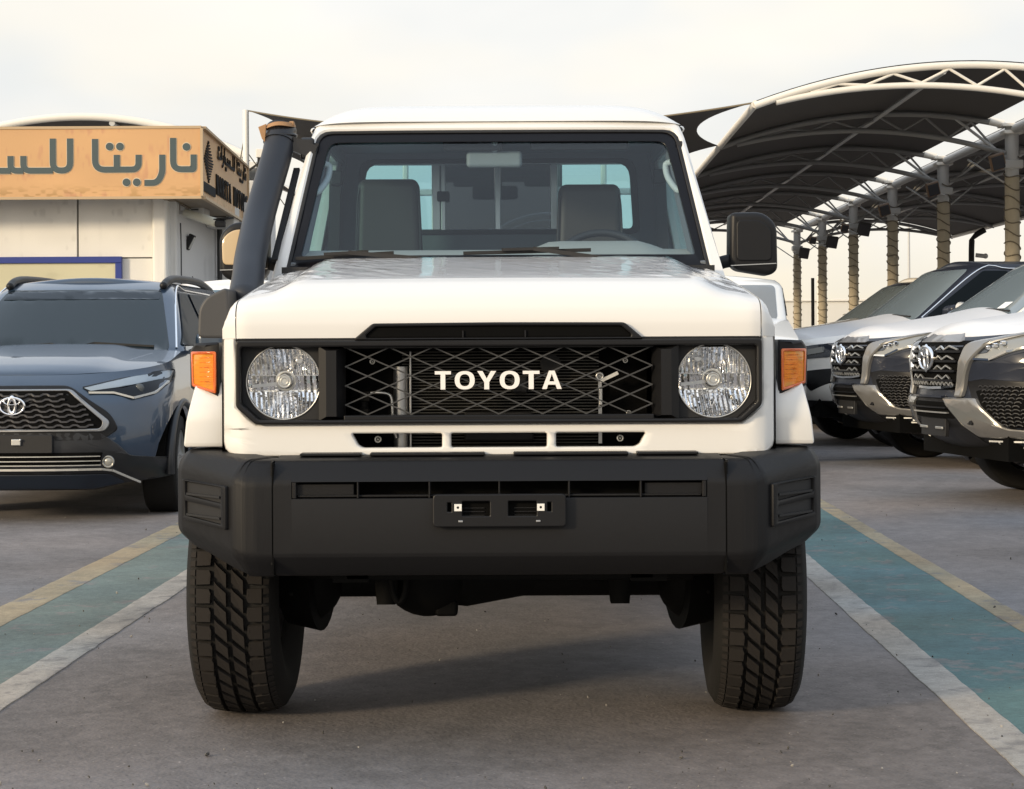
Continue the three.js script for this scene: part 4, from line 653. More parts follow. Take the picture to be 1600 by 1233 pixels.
  part('windscreen_frame', conform(rounded(fo2, 0.002), wzf, 0.0, 0.08, { b: 0.010, edge: 0.06 }), M.white, tk);
  const so = [[-0.738, 1.345], [-0.654, 1.917, 0.05], [0.654, 1.917, 0.05], [0.738, 1.345]], si = [[-0.685, 1.447, 0.01], [-0.612, 1.873, 0.035], [0.612, 1.873, 0.035], [0.685, 1.447, 0.01]];
  part('windscreen_seal', conform(rounded(so, 0.004), wzf, -0.012, 0.012, { holes: [rounded(si, 0.02)], b: 0.002, edge: 0.05 }), phy(C(0.006, 0.006, 0.008), { roughness: 0.3, specularIntensity: 0.35 }), tk);
  part('windscreen_gasket', conform(rounded([[-0.741, 1.345], [-0.657, 1.920, 0.05], [0.657, 1.920, 0.05], [0.741, 1.345], [0.728, 1.345], [0.645, 1.909, 0.045], [-0.645, 1.909, 0.045], [-0.728, 1.345]], 0.002), wzf, -0.004, 0.012, { b: 0.003, edge: 0.05 }), M.matBlack, tk);
  part('windscreen', grid(30, 16, (u, v) => { const y = lerp(1.44, 1.88, v), hw = lerp(0.69, 0.618, v), x = lerp(-hw, hw, u); return [x, y, wzf(x, y) - 0.020]; }), M.glass, tk);
  part('roof', grid(60, 50, (u, v) => {
    const x = lerp(-0.672, 0.672, u), z = lerp(-1.018, -1.90, Math.pow(v, 1.6)), k = Math.pow(Math.abs(x) / 0.672, 9), f = 1 - Math.exp(-(-1.018 - z) / 0.045), r = smooth(-1.90, -1.80, z);
    return [x, 1.952 - 0.012 * k + (0.056 * f + 0.028 * smooth(-1.0, -1.3, z)) * (1 - k) * (0.4 + 0.6 * r) + 0.004 * f, z + 0.006 - 0.03 * k * (1 - f)];
  }), M.white, tk);
  const gut = [[0.680, 1.935, -1.16], [0.689, 1.94, -1.2], [0.689, 1.945, -1.4], [0.689, 1.94, -1.88]];
  for (const s of [-1, 1]) part('rain_gutter', tube(gut.map(([x, y, z]) => [s * x, y, z]), 0.012, 40, 8), M.white, tk);
  const sxf = (y) => cw(y), sideOut = [[-0.66, 0.55], [-0.66, 1.38], [-1.07, 1.93], [-1.88, 1.93], [-1.88, 0.55]], win = rounded([[-0.75, 1.43], [-1.06, 1.865], [-1.66, 1.865], [-1.66, 1.43]], 0.03);
  const door = flat(side(sideOut, sxf, 0, 0.05, { holes: [win], b: 0.004 }));
  part('cab_side', door, M.white, tk); part('cab_side', mirror(door), M.white, tk);
  const sg = flat(side(rounded([[-0.74, 1.42], [-1.05, 1.875], [-1.67, 1.875], [-1.67, 1.42]], 0.02), sxf, -0.02, 0.004, { b: 0 }));
  part('side_window', sg, M.glassGreen, tk); part('side_window', mirror(sg), M.glassGreen, tk);
  const dt = flat(side([[-0.64, 0.9], [-0.64, 1.42], [-0.68, 1.44], [-1.66, 1.44], [-1.8, 1.9], [-1.84, 1.9], [-1.84, 0.9]], sxf, -0.052, 0.02, { b: 0.002 })); part('door_lining', dt, M.trim, tk); part('door_lining', mirror(dt), M.trim, tk);
  const pil = [bar([0.705, 1.42, -0.72], [0.64, 1.89, -1.10], 0.05, 0.05), bar([0.645, 1.895, -1.14], [0.645, 1.895, -1.85], 0.05, 0.05)]; for (const g of both(pil)) part('pillar_lining', g, M.trim, tk);
  part('window_divider', both([bar([0.715, 1.44, -0.86], [0.66, 1.87, -0.99], 0.02, 0.02)]), M.matBlack, tk);
  part('header_lining', [box(0, 1.905, -1.10, 1.26, 0.03, 0.06), grid(8, 4, (u, v) => [lerp(-0.66, 0.66, u), 1.915, lerp(-1.08, -1.86, v)])], M.trim, tk);
  // back wall with sliding window
  const bw = rounded([[-0.70, 0.8], [-0.66, 1.94], [0.66, 1.94], [0.70, 0.8]], 0.02), bh = rounded([[-0.565, 1.595], [-0.548, 1.882, 0.06], [0.548, 1.882, 0.06], [0.565, 1.595]], 0.03);
  part('cab_back', plate(bw, -1.84, 0.05, { holes: [bh] }), M.white, tk);
  part('back_lining', plate(bw.map(([x, y]) => [x * 0.985, y * 0.995]), -1.81, 0.02, { holes: [bh.map(([x, y]) => [x * 0.985, y])] }), M.trim, tk);
  part('window_seal', plate(bh.map(([x, y]) => [x * 1.025, (y - 1.74) * 1.07 + 1.74]), -1.80, 0.03, { holes: [bh.map(([x, y]) => [x * 0.975, (y - 1.74) * 0.94 + 1.74])] }), M.matBlack, tk);
  const pane = (x0, x1, m) => part('back_window', box((x0 + x1) / 2, 1.738, -1.845, x1 - x0, 0.28, 0.004), m, tk);
  pane(-0.555, -0.27, M.glassGreen); pane(0.245, 0.555, M.glassGreen); pane(-0.235, -0.014, M.glassDark); pane(0.012, 0.215, M.glassDark);
  part('window_rail', [rbox(-0.252, 1.738, -1.835, 0.034, 0.285, 0.03, 0.004), rbox(-0.222, 1.738, -1.83, 0.018, 0.285, 0.03, 0.003), rbox(0, 1.738, -1.83, 0.022, 0.285, 0.02, 0.003), rbox(0.23, 1.738, -1.835, 0.028, 0.285, 0.03, 0.004), rbox(0, 1.60, -1.83, 1.1, 0.014, 0.03, 0.003), rbox(0, 1.876, -1.83, 1.05, 0.014, 0.03, 0.003)], M.alu, tk);
  part('window_latch', rbox(-0.222, 1.74, -1.81, 0.05, 0.04, 0.03, 0.006), M.matBlack, tk);
  // seats, dashboard, steering wheel, mirror, handles
  for (const [x, top, w] of [[-0.425, 1.772, 0.265], [0.357, 1.748, 0.268]]) { const s = part('seat', [rbox(x, 1.2, -1.5, 0.5, 0.42, 0.14, 0.05), rbox(x, 0.95, -1.25, 0.5, 0.16, 0.5, 0.05)], M.vinyl, tk); part('headrest', moved(rbox(x, top - 0.17, -1.5, w, 0.36, 0.11, 0.035, 8), (v) => { const k = smooth(top - 0.3, top, v.y); v.x = x + (v.x - x) * (1 - 0.10 * k); v.z += 0.012 * Math.cos((v.x - x) / w * Math.PI); }), M.vinyl, s); part('piping', [-1, 1].map((q) => tube([[x + q * w * 0.47, top - 0.34, -1.448], [x + q * w * 0.46, top - 0.15, -1.446], [x + q * w * 0.41, top - 0.025, -1.452], [x + q * w * 0.2, top - 0.004, -1.47]], 0.004, 20, 6)), M.trimDark, s); const q = Math.sign(x); part('seat_belt', [bar([q * 0.645, 1.80, -1.62], [q * 0.655, 1.25, -1.55], 0.045, 0.004), rbox(q * 0.64, 1.80, -1.61, 0.05, 0.06, 0.03, 0.01)], M.matBlack, s); }
  part('dashboard', [grid(30, 8, (u, v) => { const x = lerp(-0.68, 0.68, u), hump = 0.03 * smooth(0.1, 0.2, x) * smooth(0.6, 0.5, x); return [x, 1.40 + (0.075 + hump) * Math.sin(v * Math.PI * 0.8), lerp(-0.62, -1.0, v)]; }), box(0, 1.2, -0.98, 1.36, 0.42, 0.04)], M.dash, tk);
  const sw = new THREE.TorusGeometry(0.195, 0.014, 12, 56).rotateX(-0.45).translate(0.386, 1.375, -1.06), spokes = [bar([0.386, 1.375, -1.06], [0.21, 1.36, -1.06], 0.03, 0.02), bar([0.386, 1.375, -1.06], [0.56, 1.36, -1.06], 0.03, 0.02), cyl([0.386, 1.375, -1.06], [0.386, 1.34, -0.95], 0.05)]; part('steering_wheel', [sw, ...spokes], M.trimDark, tk);
  part('inner_mirror', [rbox(-0.012, 1.818, -1.06, 0.205, 0.062, 0.03, 0.02, 5), cyl([-0.01, 1.85, -1.05], [-0.01, 1.9, -1.0], 0.012)], std(C(0.2, 0.22, 0.22)), tk);
  for (const s of [-1, 1]) part('sun_visor', rbox(s > 0 ? 0.3 : -0.09, 1.872, -1.03, s > 0 ? 0.36 : 0.22, 0.05, 0.02, 0.01), M.trimDark, tk);
  for (const s of [-1, 1]) part('grab_handle', tube([[s * 0.635, 1.80, -1.0], [s * 0.615, 1.79, -1.02], [s * 0.62, 1.74, -0.98], [s * 0.645, 1.69, -0.90], [s * 0.662, 1.69, -0.88]], 0.012, 30, 8), std(C(0.45, 0.48, 0.46), { roughness: 0.5 }), tk);
  part('floor', [box(0, 0.78, -1.2, 1.44, 0.04, 1.3)], M.trimDark, tk);
  // wipers and cowl
  part('cowl', [grid(30, 2, (u, v) => { const x = lerp(-0.745, 0.745, u); return [x, 1.372 + 0.02 * v, lerp(-0.57, -0.63, v)]; }), box(0, 1.375, -0.57, 1.48, 0.06, 0.02)], M.matBlack, tk);
  const wip = (x0, y0, x1, y1, xp) => part('wiper', [bar([x0, y0, wzf(x0, y0) + 0.012], [x1, y1, wzf(x1, y1) + 0.012], 0.016, 0.012), bar([lerp(x0, x1, 0.55), lerp(y0, y1, 0.55) + 0.008, wz(y0) + 0.03], [xp, 1.425, wz(1.42) + 0.04], 0.014, 0.014), bar([lerp(x0, x1, 0.3), lerp(y0, y1, 0.3) + 0.008, wz(y0) + 0.026], [lerp(x0, x1, 0.75), lerp(y0, y1, 0.75) + 0.008, wz(y0) + 0.026], 0.012, 0.01)], M.matBlack, tk);
  wip(-0.70, 1.437, -0.36, 1.455, -0.18); wip(-0.12, 1.452, 0.32, 1.462, 0.40);

  // --- mirrors
  for (const s of [-1, 1]) {
    const z0 = -0.72, k = (6 - z0) / FOCAL, R = (l) => l.map(([a, b, r]) => [s * a * k, EYE - (b - HV) * k, r ? r : 0.02]);
    const o = rounded(s > 0 ? R([[363, 334], [414, 333, 0.05], [436, 352, 0.04], [437, 424, 0.03], [425, 433, 0.02], [372, 424, 0.02], [362, 412]]) : R([[360, 344], [416, 345, 0.05], [436, 365, 0.04], [435, 424, 0.03], [420, 437, 0.02], [370, 434, 0.02], [360, 420]]), 0.02);
    const g = new THREE.ExtrudeGeometry(shapeOf(o), { depth: 0.09, bevelEnabled: true, bevelThickness: 0.018, bevelSize: 0.018, bevelOffset: -0.018, bevelSegments: 4 }).translate(0, 0, z0 - 0.10);
    const m = part('door_mirror', [toCreasedNormals(flat(g), 0.5), tube([[s * 0.74, 1.405, -0.78], [s * 0.80, 1.425, -0.77], [s * 0.85, 1.43, -0.77]], 0.024, 16, 10)], M.blackTrim, tk);
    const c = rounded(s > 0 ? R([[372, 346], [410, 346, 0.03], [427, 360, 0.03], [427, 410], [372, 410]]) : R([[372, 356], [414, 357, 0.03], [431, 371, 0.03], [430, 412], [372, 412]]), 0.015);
    part('mirror_cover', plate(c, z0 + 0.013, 0.012, { b: 0.004 }), s < 0 ? phy(C(0.56, 0.42, 0.25), { roughness: 0.3, clearcoat: 0.6 }) : M.blackTrim, m, s < 0 ? 'mirror cover coloured tan in place of sky glare' : undefined);  // left cover's tan colour stands in for sky glare on black plastic
    part('seam', bar([o[0][0] * 1.0, EYE - ((s > 0 ? 417 : 418) - HV) * k, z0 + 0.009], [s * 434 * k, EYE - ((s > 0 ? 414 : 420) - HV) * k, z0 + 0.009], 0.01, 0.003), M.alu, m);
  }

  // --- snorkel on the left
  const spx = [[-394, 462, -0.34], [-389, 432, -0.43], [-385, 400, -0.54], [-373, 345, -0.72], [-357, 288, -0.86], [-343, 240, -0.95], [-338, 212, -0.99]];
  const sp = spx.map(([a, b, z]) => { const r = q(z)(a, b); return V(r[0] - 0.004, r[1], z); });
  const sn = part('snorkel', [tube(sp, 0.0545, 60, 24), new THREE.SphereGeometry(0.0545, 20, 14).translate(sp[0].x, sp[0].y, sp[0].z)], M.snorkel, tk);
  const tp = sp[sp.length - 1], tq = sp[sp.length - 2], dir = tp.clone().sub(tq).normalize();
  part('head_wrap', [cyl(tp.clone().addScaledVector(dir, -0.03), tp.clone().addScaledVector(dir, 0.035), 0.058, 0.056, 24), new THREE.TorusGeometry(0.058, 0.006, 8, 24).rotateX(Math.PI / 2).translate(tp.x, tp.y + 0.004, tp.z), rbox(tp.x + 0.10, tp.y - 0.045, tp.z - 0.01, 0.05, 0.08, 0.06, 0.01).rotateZ(0), bar([tp.x + 0.03, tp.y - 0.02, tp.z], [tp.x + 0.13, tp.y - 0.06, tp.z], 0.06, 0.05)], phy(C(0.012, 0.012, 0.014), { roughness: 0.25 }), sn);
  const flap = plate([[-0.075, 0.012], [-0.045, 0.024], [-0.05, -0.045], [-0.062, -0.03]], 0.02, 0.006).translate(tp.x + 0.0, tp.y + 0.02, tp.z + 0.02);
  part('tape_flap', [flap, moved(new THREE.CylinderGeometry(0.054, 0.058, 0.014, 28, 3), (v) => { v.y += 0.005 * Math.sin(40 * v.x + 25 * v.z); }).translate(tp.x, tp.y + 0.038, tp.z), rbox(tp.x + 0.045, tp.y + 0.045, tp.z + 0.02, 0.02, 0.018, 0.02, 0.006)], M.tape, sn);
  { const A = q(-0.64)(-345, 405), B = q(-0.96)(-309, 262); part('mounting_strip', [bar([A[0] - 0.012, A[1], -0.66], [B[0] - 0.012, B[1], -0.97], 0.022, 0.012)], M.matBlack, sn); }
  part('fender_side_block', plate(rounded(Q(-0.2, [[-461, 480], [-449, 462], [-416, 447], [-412, 526], [-463, 526]]), 0.02), -0.1, 0.22, { b: 0.008, bs: 3 }), std(C(0.045, 0.045, 0.047), { roughness: 0.5 }), sn);  // grey block shaped like another vehicle's mirror housing, apart from the snorkel

  // --- tray, spare wheel and rear lamps behind the cab
  const tray = part('tray', [box(0, 0.80, -3.0, 1.7, 0.06, 2.1), box(-0.84, 1.05, -3.0, 0.04, 0.46, 2.1), box(0.84, 1.05, -3.0, 0.04, 0.46, 2.1), box(0, 1.05, -4.04, 1.7, 0.46, 0.04)], M.white, tk);
  part('headboard', [rbox(0, 1.62, -2.34, 0.56, 0.66, 0.03, 0.01), rbox(-0.26, 1.3, -2.34, 0.04, 1.0, 0.04, 0.01), rbox(0.26, 1.3, -2.34, 0.04, 1.0, 0.04, 0.01)], std(C(0.06, 0.065, 0.07), { roughness: 0.6 }), tray);
  part('rack_bar', [rbox(-0.62, 1.5, -2.34, 0.04, 1.3, 0.04, 0.008)], M.steelGrey, tray); part('rack_bar', rbox(0.62, 1.5, -2.34, 0.04, 1.3, 0.04, 0.008), M.steelGrey, tray); part('rack_bar', rbox(-0.40, 1.7, -2.34, 0.025, 0.9, 0.03, 0.008), M.steelWhite, tray); part('rack_bar', rbox(0.46, 1.7, -2.34, 0.025, 0.9, 0.03, 0.008), M.steelWhite, tray); part('rack_bar', rbox(0, 1.80, -2.36, 1.3, 0.03, 0.03, 0.008), M.steelGrey, tray);
  part('spare_wheel', join([flat(tyreGeo.clone()), flat(treadGeo.clone())]).rotateY(Math.PI / 2).translate(0.21, 1.31, -2.16), M.tyre, tray); part('wrapping_edge', [new THREE.TorusGeometry(0.372, 0.006, 6, 80).translate(0.21, 1.31, -2.02), new THREE.TorusGeometry(0.345, 0.003, 6, 80).translate(0.21, 1.31, -2.015)], std(C(0.6, 0.6, 0.6)), tray);
  return tk;
}
const gridMat = std(C(0.055, 0.055, 0.055), { roughness: 0.3, metalness: 0.2 });
const filmMat = phy(C(0.98, 0.98, 0.99), { roughness: 0.08, transmission: 1, thickness: 0, ior: 1.16 });
pickup();
// ---------------------------------------------------------------- parked cars
const superZ = (x, w, c, p) => -c + c * Math.sqrt(Math.max(0, 1 - Math.pow(Math.min(1, Math.abs(x) / w), p)));
function tub({ cols, yb, yt, w, zf, zr, cf, cr, p = 2.3, rows = 12 }) {   // a closed wall in plan, symmetrical; f: front, r: rear
  const plan = (t, y) => {   // t 0..1 from the middle of the front round the right side to the middle of the rear
    const W = w(y), F = zf(y), R = zr(y), n = 0.22;
    if (t < n) { const a = t / n * Math.PI / 2, x = W * Math.pow(Math.sin(a), 2 / p); return [x, F + superZ(x, W, cf, p)]; }
    if (t > 1 - n) { const a = (1 - t) / n * Math.PI / 2, x = W * Math.pow(Math.sin(a), 2 / p); return [x, R - superZ(x, W, cr, p)]; }
    return [W, lerp(F - cf, R + cr, (t - n) / (1 - 2 * n))];
  };
  const right = grid(cols, rows, (u, v) => { const z0 = plan(u, 1)[1], y = lerp(yb(u, z0), yt(z0), v), q = plan(u, y); return [q[0], y, q[1]]; }, true);
  const cap = (crown, n = 12, ridge = 0) => grid(n, cols, (u, v) => { const y = yt(plan(v, 1)[1]), q = plan(v, y), k = 2 * u - 1, W = w(y); return [q[0] * k, y + (crown * (1 - k * k) + ridge * smooth(0.12, 0.6, -q[1]) * (1 - smooth(0.46, 0.70, Math.abs(q[0] * k) / W * (1 + 0.25 * v)))) * Math.min(1, q[0] / W * 1.4), q[1]]; }, false);
  return { wall: both(flat(right)), cap, plan, front: (x, y) => zf(y) + superZ(x, w(y), cf, p) };
}
function emblem(x, y, z, k) {   // three crossing ovals
  const T = (rx, ry, t, dy) => new THREE.TorusGeometry(1, t / rx, 8, 40).scale(rx, ry, rx).translate(0, dy, 0);
  return [T(0.5 * k, 0.34 * k, 0.06 * k, 0), T(0.14 * k, 0.31 * k, 0.055 * k, 0), T(0.33 * k, 0.125 * k, 0.055 * k, 0.18 * k)].map((g) => flat(g.translate(x, y, z)));
}
function onFront(fr, pts, off, w, h) { const P = pts.map(([x, y]) => V(x, y, fr(x, y) + off)), g = []; for (let i = 0; i + 1 < P.length; i++) g.push(flat(bar(P[i], P[i + 1], w, h))); return g; }
const sym2 = (l) => [...l, ...l.slice().reverse().map(([x, y, r]) => [-x, y, r])];
const flipX = (l) => l.map(([x, y, r]) => [-x, y, r]).reverse();
const hexRows = (fr, x0f, y0, y1, dy, dx, off, th) => { const g = []; let r = 0; for (let y = y0; y <= y1; y += dy, r++) { const X = x0f(y); for (let x = -X; x + dx * 0.5 < X; x += dx) { const o = (r % 2) * dx / 2, a = x + o; if (a + dx > X) continue; g.push(...onFront(fr, [[a, y + dy * 0.28], [a + dx * 0.2, y - dy * 0.1], [a + dx * 0.55, y - dy * 0.1], [a + dx * 0.75, y + dy * 0.28], [a + dx, y + dy * 0.28]], off, 0.012, th)); } } return g; };

function suvBody(t, o) {
  const W = o.W / 2, noseZ = table(o.nose), zf = (y) => noseZ(y), belt = o.beltY;
  const wLow = (y) => W * (1 - 0.05 * smooth(0.55, 0.2, y) - 0.07 * smooth(o.hoodY - 0.15, belt + 0.05, y));
  const arch = (z) => { let y = o.sill; for (const a of [o.axF, o.axR]) { const d = z - a; if (Math.abs(d) < o.arch) y = Math.max(y, o.R + Math.sqrt(o.arch * o.arch - d * d)); } return y; };
  const yt = (z) => { const k = clamp((-z - 0.05) / (-o.wsB - 0.05)); return lerp(o.hoodY, o.cowlY, Math.pow(k, o.rise || 0.75)) + (belt - o.cowlY) * smooth(o.wsB, o.wsB - 1.5, z); };
  const B = tub({ cols: 90, yb: (u, z) => arch(z), yt, w: wLow, zf, zr: () => -o.L, cf: o.cf, cr: 0.35, p: o.p || 2.3 });
  const body = part('body', B.wall.map((g) => toCreasedNormals(g, 0.8)), o.paint, t);
  part('hood', toCreasedNormals(flat(B.cap(o.crown, 40, o.ridge || 0)), 0.8), o.hoodPaint || o.paint, t);
  const gb = o.cowlY - 0.02, H = o.roofY - 0.055, gw = (y) => lerp(W * 0.93, o.roofW, clamp((y - gb) / (H - gb))) - 0.05 * Math.pow(clamp((y - H + 0.09) / 0.09), 2);
  const ws = (y) => lerp(o.wsB, o.wsT, clamp((y - gb) / (H - gb))) - 0.10 * Math.pow(clamp((y - H + 0.08) / 0.08), 2);
  const G = tub({ cols: 60, yb: () => gb - 0.06, yt: () => H, w: gw, zf: ws, zr: (y) => lerp(-o.L + 0.06, -o.L + 0.32, clamp((y - gb) / (H - gb))), cf: 0.16, cr: 0.12, p: 3.2, rows: 14 });
  part('cabin', G.wall.map((g) => toCreasedNormals(g, 0.8)), o.cabinPaint || o.paint, t);
  part('roof', toCreasedNormals(flat(G.cap(o.roofCrown || 0.055, 16)), 0.8), o.roofPaint || o.paint, t);
  const gf = G.front, hb = gw(gb) - 0.1, ht = gw(H - 0.06) - 0.075;
  part('windscreen', conform(rounded(sym2([[hb, gb + 0.02], [ht, H - 0.055]]).map(([x, y]) => [x, y, 0.05]), 0.05), gf, 0.006, 0.006, { b: 0.002, edge: 0.08 }), o.glass || M.carGlass, t);
  const zB = o.wsB - 0.2, z1 = o.wsT - 0.13, mid = o.wsB - 1.25, y0 = gb + 0.06, y1 = H - 0.075;
  const wins = [[[zB, y0], [z1, y1], [mid + 0.03, y1], [mid + 0.03, y0 + 0.005]], [[mid - 0.06, y0 + 0.005], [mid - 0.06, y1], [mid - 0.86, y1], [mid - 1.0, y0 + 0.03]], [[mid - 1.1, y0 + 0.035], [mid - 0.95, y1], [-o.L + 0.62, y1 - 0.02], [-o.L + 0.5, y0 + 0.1]]];
  const xs = (y, z) => { const k = z === undefined ? 0 : clamp((z - ws(y) + 0.16) / 0.16), W1 = gw(y); return W1 * Math.pow(1 - k * k, 1 / 3.2); };
  for (const w of wins) { const g = flat(side(rounded(w, 0.03), xs, 0.012, 0.008, { b: 0.002, edge: 0.09 })); part('side_window', g, M.sideGlass, t); part('side_window', mirror(g), M.sideGlass, t); }
  const tr = onSide(xs, [[zB + 0.05, y0 - 0.02], [z1 + 0.03, y1 + 0.02], [mid, y1 + 0.025], [mid - 0.9, y1 + 0.015], [-o.L + 0.6, y1]], 0.01, 0.014); if (o.trim) part('window_trim', both(tr), o.trim, t);
  const tr2 = onSide(xs, [[zB + 0.05, y0 - 0.02], [mid, y0 - 0.015], [mid - 1.0, y0], [-o.L + 0.5, y0 + 0.07]], 0.01, 0.014); if (o.trim) part('window_trim', both(tr2), o.trim, t);
  for (const s of [-1, 1]) { carWheel(t, s * (W - 0.13), o.R, o.axF, o.R, 0.23, o.turn || 0); carWheel(t, s * (W - 0.13), o.R, o.axR, o.R, 0.23); }
  part('underbody', [box(0, 0.42, -o.L / 2, o.W - 0.5, 0.2, o.L - 0.5), box(0, 0.55, o.axF, o.W - 0.1, 0.4, 0.9).scale(0.75, 1, 1), box(0, 0.55, o.axR, (o.W - 0.1) * 0.75, 0.4, 0.9)], M.void, t);
  const mz = o.wsB - 0.42, mx = W * 0.95;
  if (o.mirrors !== false) for (const s of [-1, 1]) { const m = part('door_mirror', [moved(new RoundedBoxGeometry(0.22, 0.16, 0.14, 4, 0.055), (v) => { v.y += 0.02 * v.x * s / 0.2; v.z += -0.12 * (v.x * s); }).translate(s * (mx + 0.12), o.cowlY + 0.07, mz), bar([s * (mx - 0.06), o.cowlY - 0.02, mz], [s * (mx + 0.08), o.cowlY + 0.03, mz], 0.06, 0.04)], o.mirrorPaint || o.paint, t); }
  const wy = gb + 0.015; part('wiper', [...onFront(gf, [[-0.62 * hb, wy + 0.03], [-0.1 * hb, wy + 0.06], [0.12 * hb, wy + 0.02]], 0.02, 0.02, 0.014), ...onFront(gf, [[0.02 * hb, wy + 0.02], [0.3 * hb, wy + 0.065], [0.85 * hb, wy + 0.04]], 0.02, 0.02, 0.014)], M.matBlack, t);
  return { front: B.front, gf, gw, gb, H, W, xs };
}
function onSide(xf, pts, off, r) { return [tube(pts.map(([z, y]) => [xf(y, z) + off, y, z]), r * 0.6, 40, 6)].map(flat); }

// --- blue crossover on the left
function blueSuv() {
  const p = lot(-3.47, 0, 12.3), t = thing('parked_suv', 'dark blue suv with chrome edged grille parked on the left in front of the office', 'suv', [p.x, 0, p.z], -VPX);
  const F = suvBody(t, { W: 1.86, L: 4.46, nose: [[0.2, -0.14], [0.32, -0.03], [0.45, 0], [0.62, -0.01], [0.8, -0.05], [0.88, -0.11], [0.95, -0.22]], hoodY: 0.90, cowlY: 1.10, beltY: 1.12, roofY: 1.665, sill: 0.30, arch: 0.40, R: 0.335, axF: -0.93, axR: -3.57, wsB: -1.18, wsT: -1.98, roofW: 0.625, cf: 0.55, p: 2.6, crown: 0.035, ridge: 0.020, roofCrown: 0.04, paint: M.blue, trim: M.chrome, turn: 0.06 });
  const fr = F.front, C1 = std(C(0.014, 0.015, 0.018), { roughness: 0.35 });
  // sun band at the top of the windscreen, roof rails
  const gh = F.H, gwt = F.gw(gh - 0.07) - 0.09; part('sun_band', conform(rounded(sym2([[gwt, gh - 0.065], [gwt + 0.015, gh - 0.13]]), 0.01), (x, y) => F.gf(x, y) + 0.012 * 0, 0.010, 0.003, { b: 0.0008, edge: 0.05 }), phy(C(0.012, 0.018, 0.026), { roughness: 0.06, ior: 1.45 }), t);
  for (const s of [-1, 1]) part('roof_rail', [new THREE.SphereGeometry(0.03, 14, 10).translate(s * 0.575, 1.585, -2.0), tube([[s * 0.575, 1.585, -2.0], [s * 0.58, 1.625, -2.15], [s * 0.58, 1.65, -2.5], [s * 0.575, 1.65, -3.4], [s * 0.56, 1.6, -4.0]], 0.03, 50, 10)], M.blackTrim, t);
  // grille
  const go = rounded(sym2([[0.34, 0.885, 0.05], [0.61, 0.70, 0.08], [0.66, 0.60, 0.03], [0.56, 0.53, 0.03]]), 0.03), gi = rounded(sym2([[0.345, 0.850, 0.02], [0.572, 0.65, 0.05], [0.555, 0.606, 0.03]]), 0.02), gs = rounded(sym2([[0.36, 0.862, 0.03], [0.615, 0.648, 0.07], [0.585, 0.588, 0.04]]), 0.03);
  const gr = part('grille', conform(go, fr, 0.012, 0.02, { edge: 0.06 }), M.blackTrim, t); part('grille_back', conform(gi, fr, 0.014, 0.004, { edge: 0.05, b: 0.001 }), M.void, gr);
  part('chrome_edge', conform(gs, fr, 0.026, 0.02, { holes: [gi], b: 0.004, edge: 0.05 }), std(C(0.30, 0.30, 0.30), { metalness: 0.8, roughness: 0.35 }), gr);
  part('mesh', hexRows(fr, (y) => 0.36 + (0.845 - y) * 1.02, 0.622, 0.838, 0.033, 0.10, 0.018, 0.011), std(C(0.05, 0.05, 0.055), { roughness: 0.35 }), gr);
  part('emblem', emblem(0, 0.755, fr(0, 0.755) + 0.035, 0.16), M.chrome, gr);
  part('emblem_back', conform(circle(0, 0.755, 0.075, 28, 0.68), fr, 0.022, 0.01), M.matBlack, gr);
  // black lower bumper with cladding corners
  const lb = rounded(sym2([[0.55, 0.585], [0.66, 0.50], [0.72, 0.43], [0.925, 0.40], [0.925, 0.27], [0.70, 0.25], [0.5, 0.205]]), 0.02);
  const lo = part('lower_bumper', conform(lb, fr, 0.012, 0.03, { edge: 0.06 }), C1, t);
  part('air_intake', conform(rounded(sym2([[0.57, 0.455], [0.545, 0.375]]), 0.01), fr, 0.018, 0.01), M.void, lo);
  for (const y of [0.372, 0.40, 0.43]) part('slat', onFront(fr, Array.from({ length: 13 }, (_, i) => [lerp(-0.555, 0.555, i / 12), y]), 0.026, 0.012, 0.006), M.brushed, lo);
  part('chrome_strip', onFront(fr, [[-0.76, 0.245], [-0.62, 0.335], ...Array.from({ length: 9 }, (_, i) => [lerp(-0.56, 0.56, i / 8), 0.345]), [0.62, 0.335], [0.76, 0.245]], 0.03, 0.014, 0.014), M.brushed, lo);
  part('skid_plate', conform(rounded(sym2([[0.6, 0.31], [0.68, 0.25], [0.48, 0.212]]), 0.02), fr, 0.02, 0.02), phy(C(0.012, 0.02, 0.036), { roughness: 0.4 }), lo);
  part('plate_holder', conform(rounded(sym2([[0.27, 0.57], [0.27, 0.455]]), 0.01), (x, y) => fr(0, 0.5), 0.04, 0.03), M.matBlack, t); part('plate_bracket', [rbox(0.04, 0.525, fr(0, 0.5) + 0.045, 0.06, 0.04, 0.02, 0.005), rbox(-0.11, 0.525, fr(0, 0.5) + 0.045, 0.06, 0.04, 0.02, 0.005), new THREE.SphereGeometry(0.008, 8, 6).translate(0.068, 0.54, fr(0, 0.5) + 0.055)], M.brushed, t);
  for (const s of [-1, 1]) {
    const S = (l) => s > 0 ? l : flipX(l), fl = part('fog_lamp', [new THREE.TorusGeometry(0.034, 0.007, 8, 24).translate(s * 0.60, 0.392, fr(0.60, 0.392) + 0.025), new THREE.SphereGeometry(0.03, 18, 10).scale(1, 1, 0.4).translate(s * 0.60, 0.392, fr(0.6, 0.392) + 0.02)], M.headlamp, t);
    const hd = S(rounded([[0.42, 0.875, 0.01], [0.70, 0.945, 0.02], [0.90, 0.985, 0.02], [0.912, 0.90, 0.03], [0.86, 0.82, 0.03], [0.74, 0.79, 0.02], [0.62, 0.825, 0.02], [0.47, 0.835, 0.01]], 0.01));
    const h = part('headlight', conform(hd, fr, 0.010, 0.02, { edge: 0.05, b: 0.004 }), phy(C(0.008, 0.010, 0.014), { roughness: 0.12, specularIntensity: 0.5 }), t);
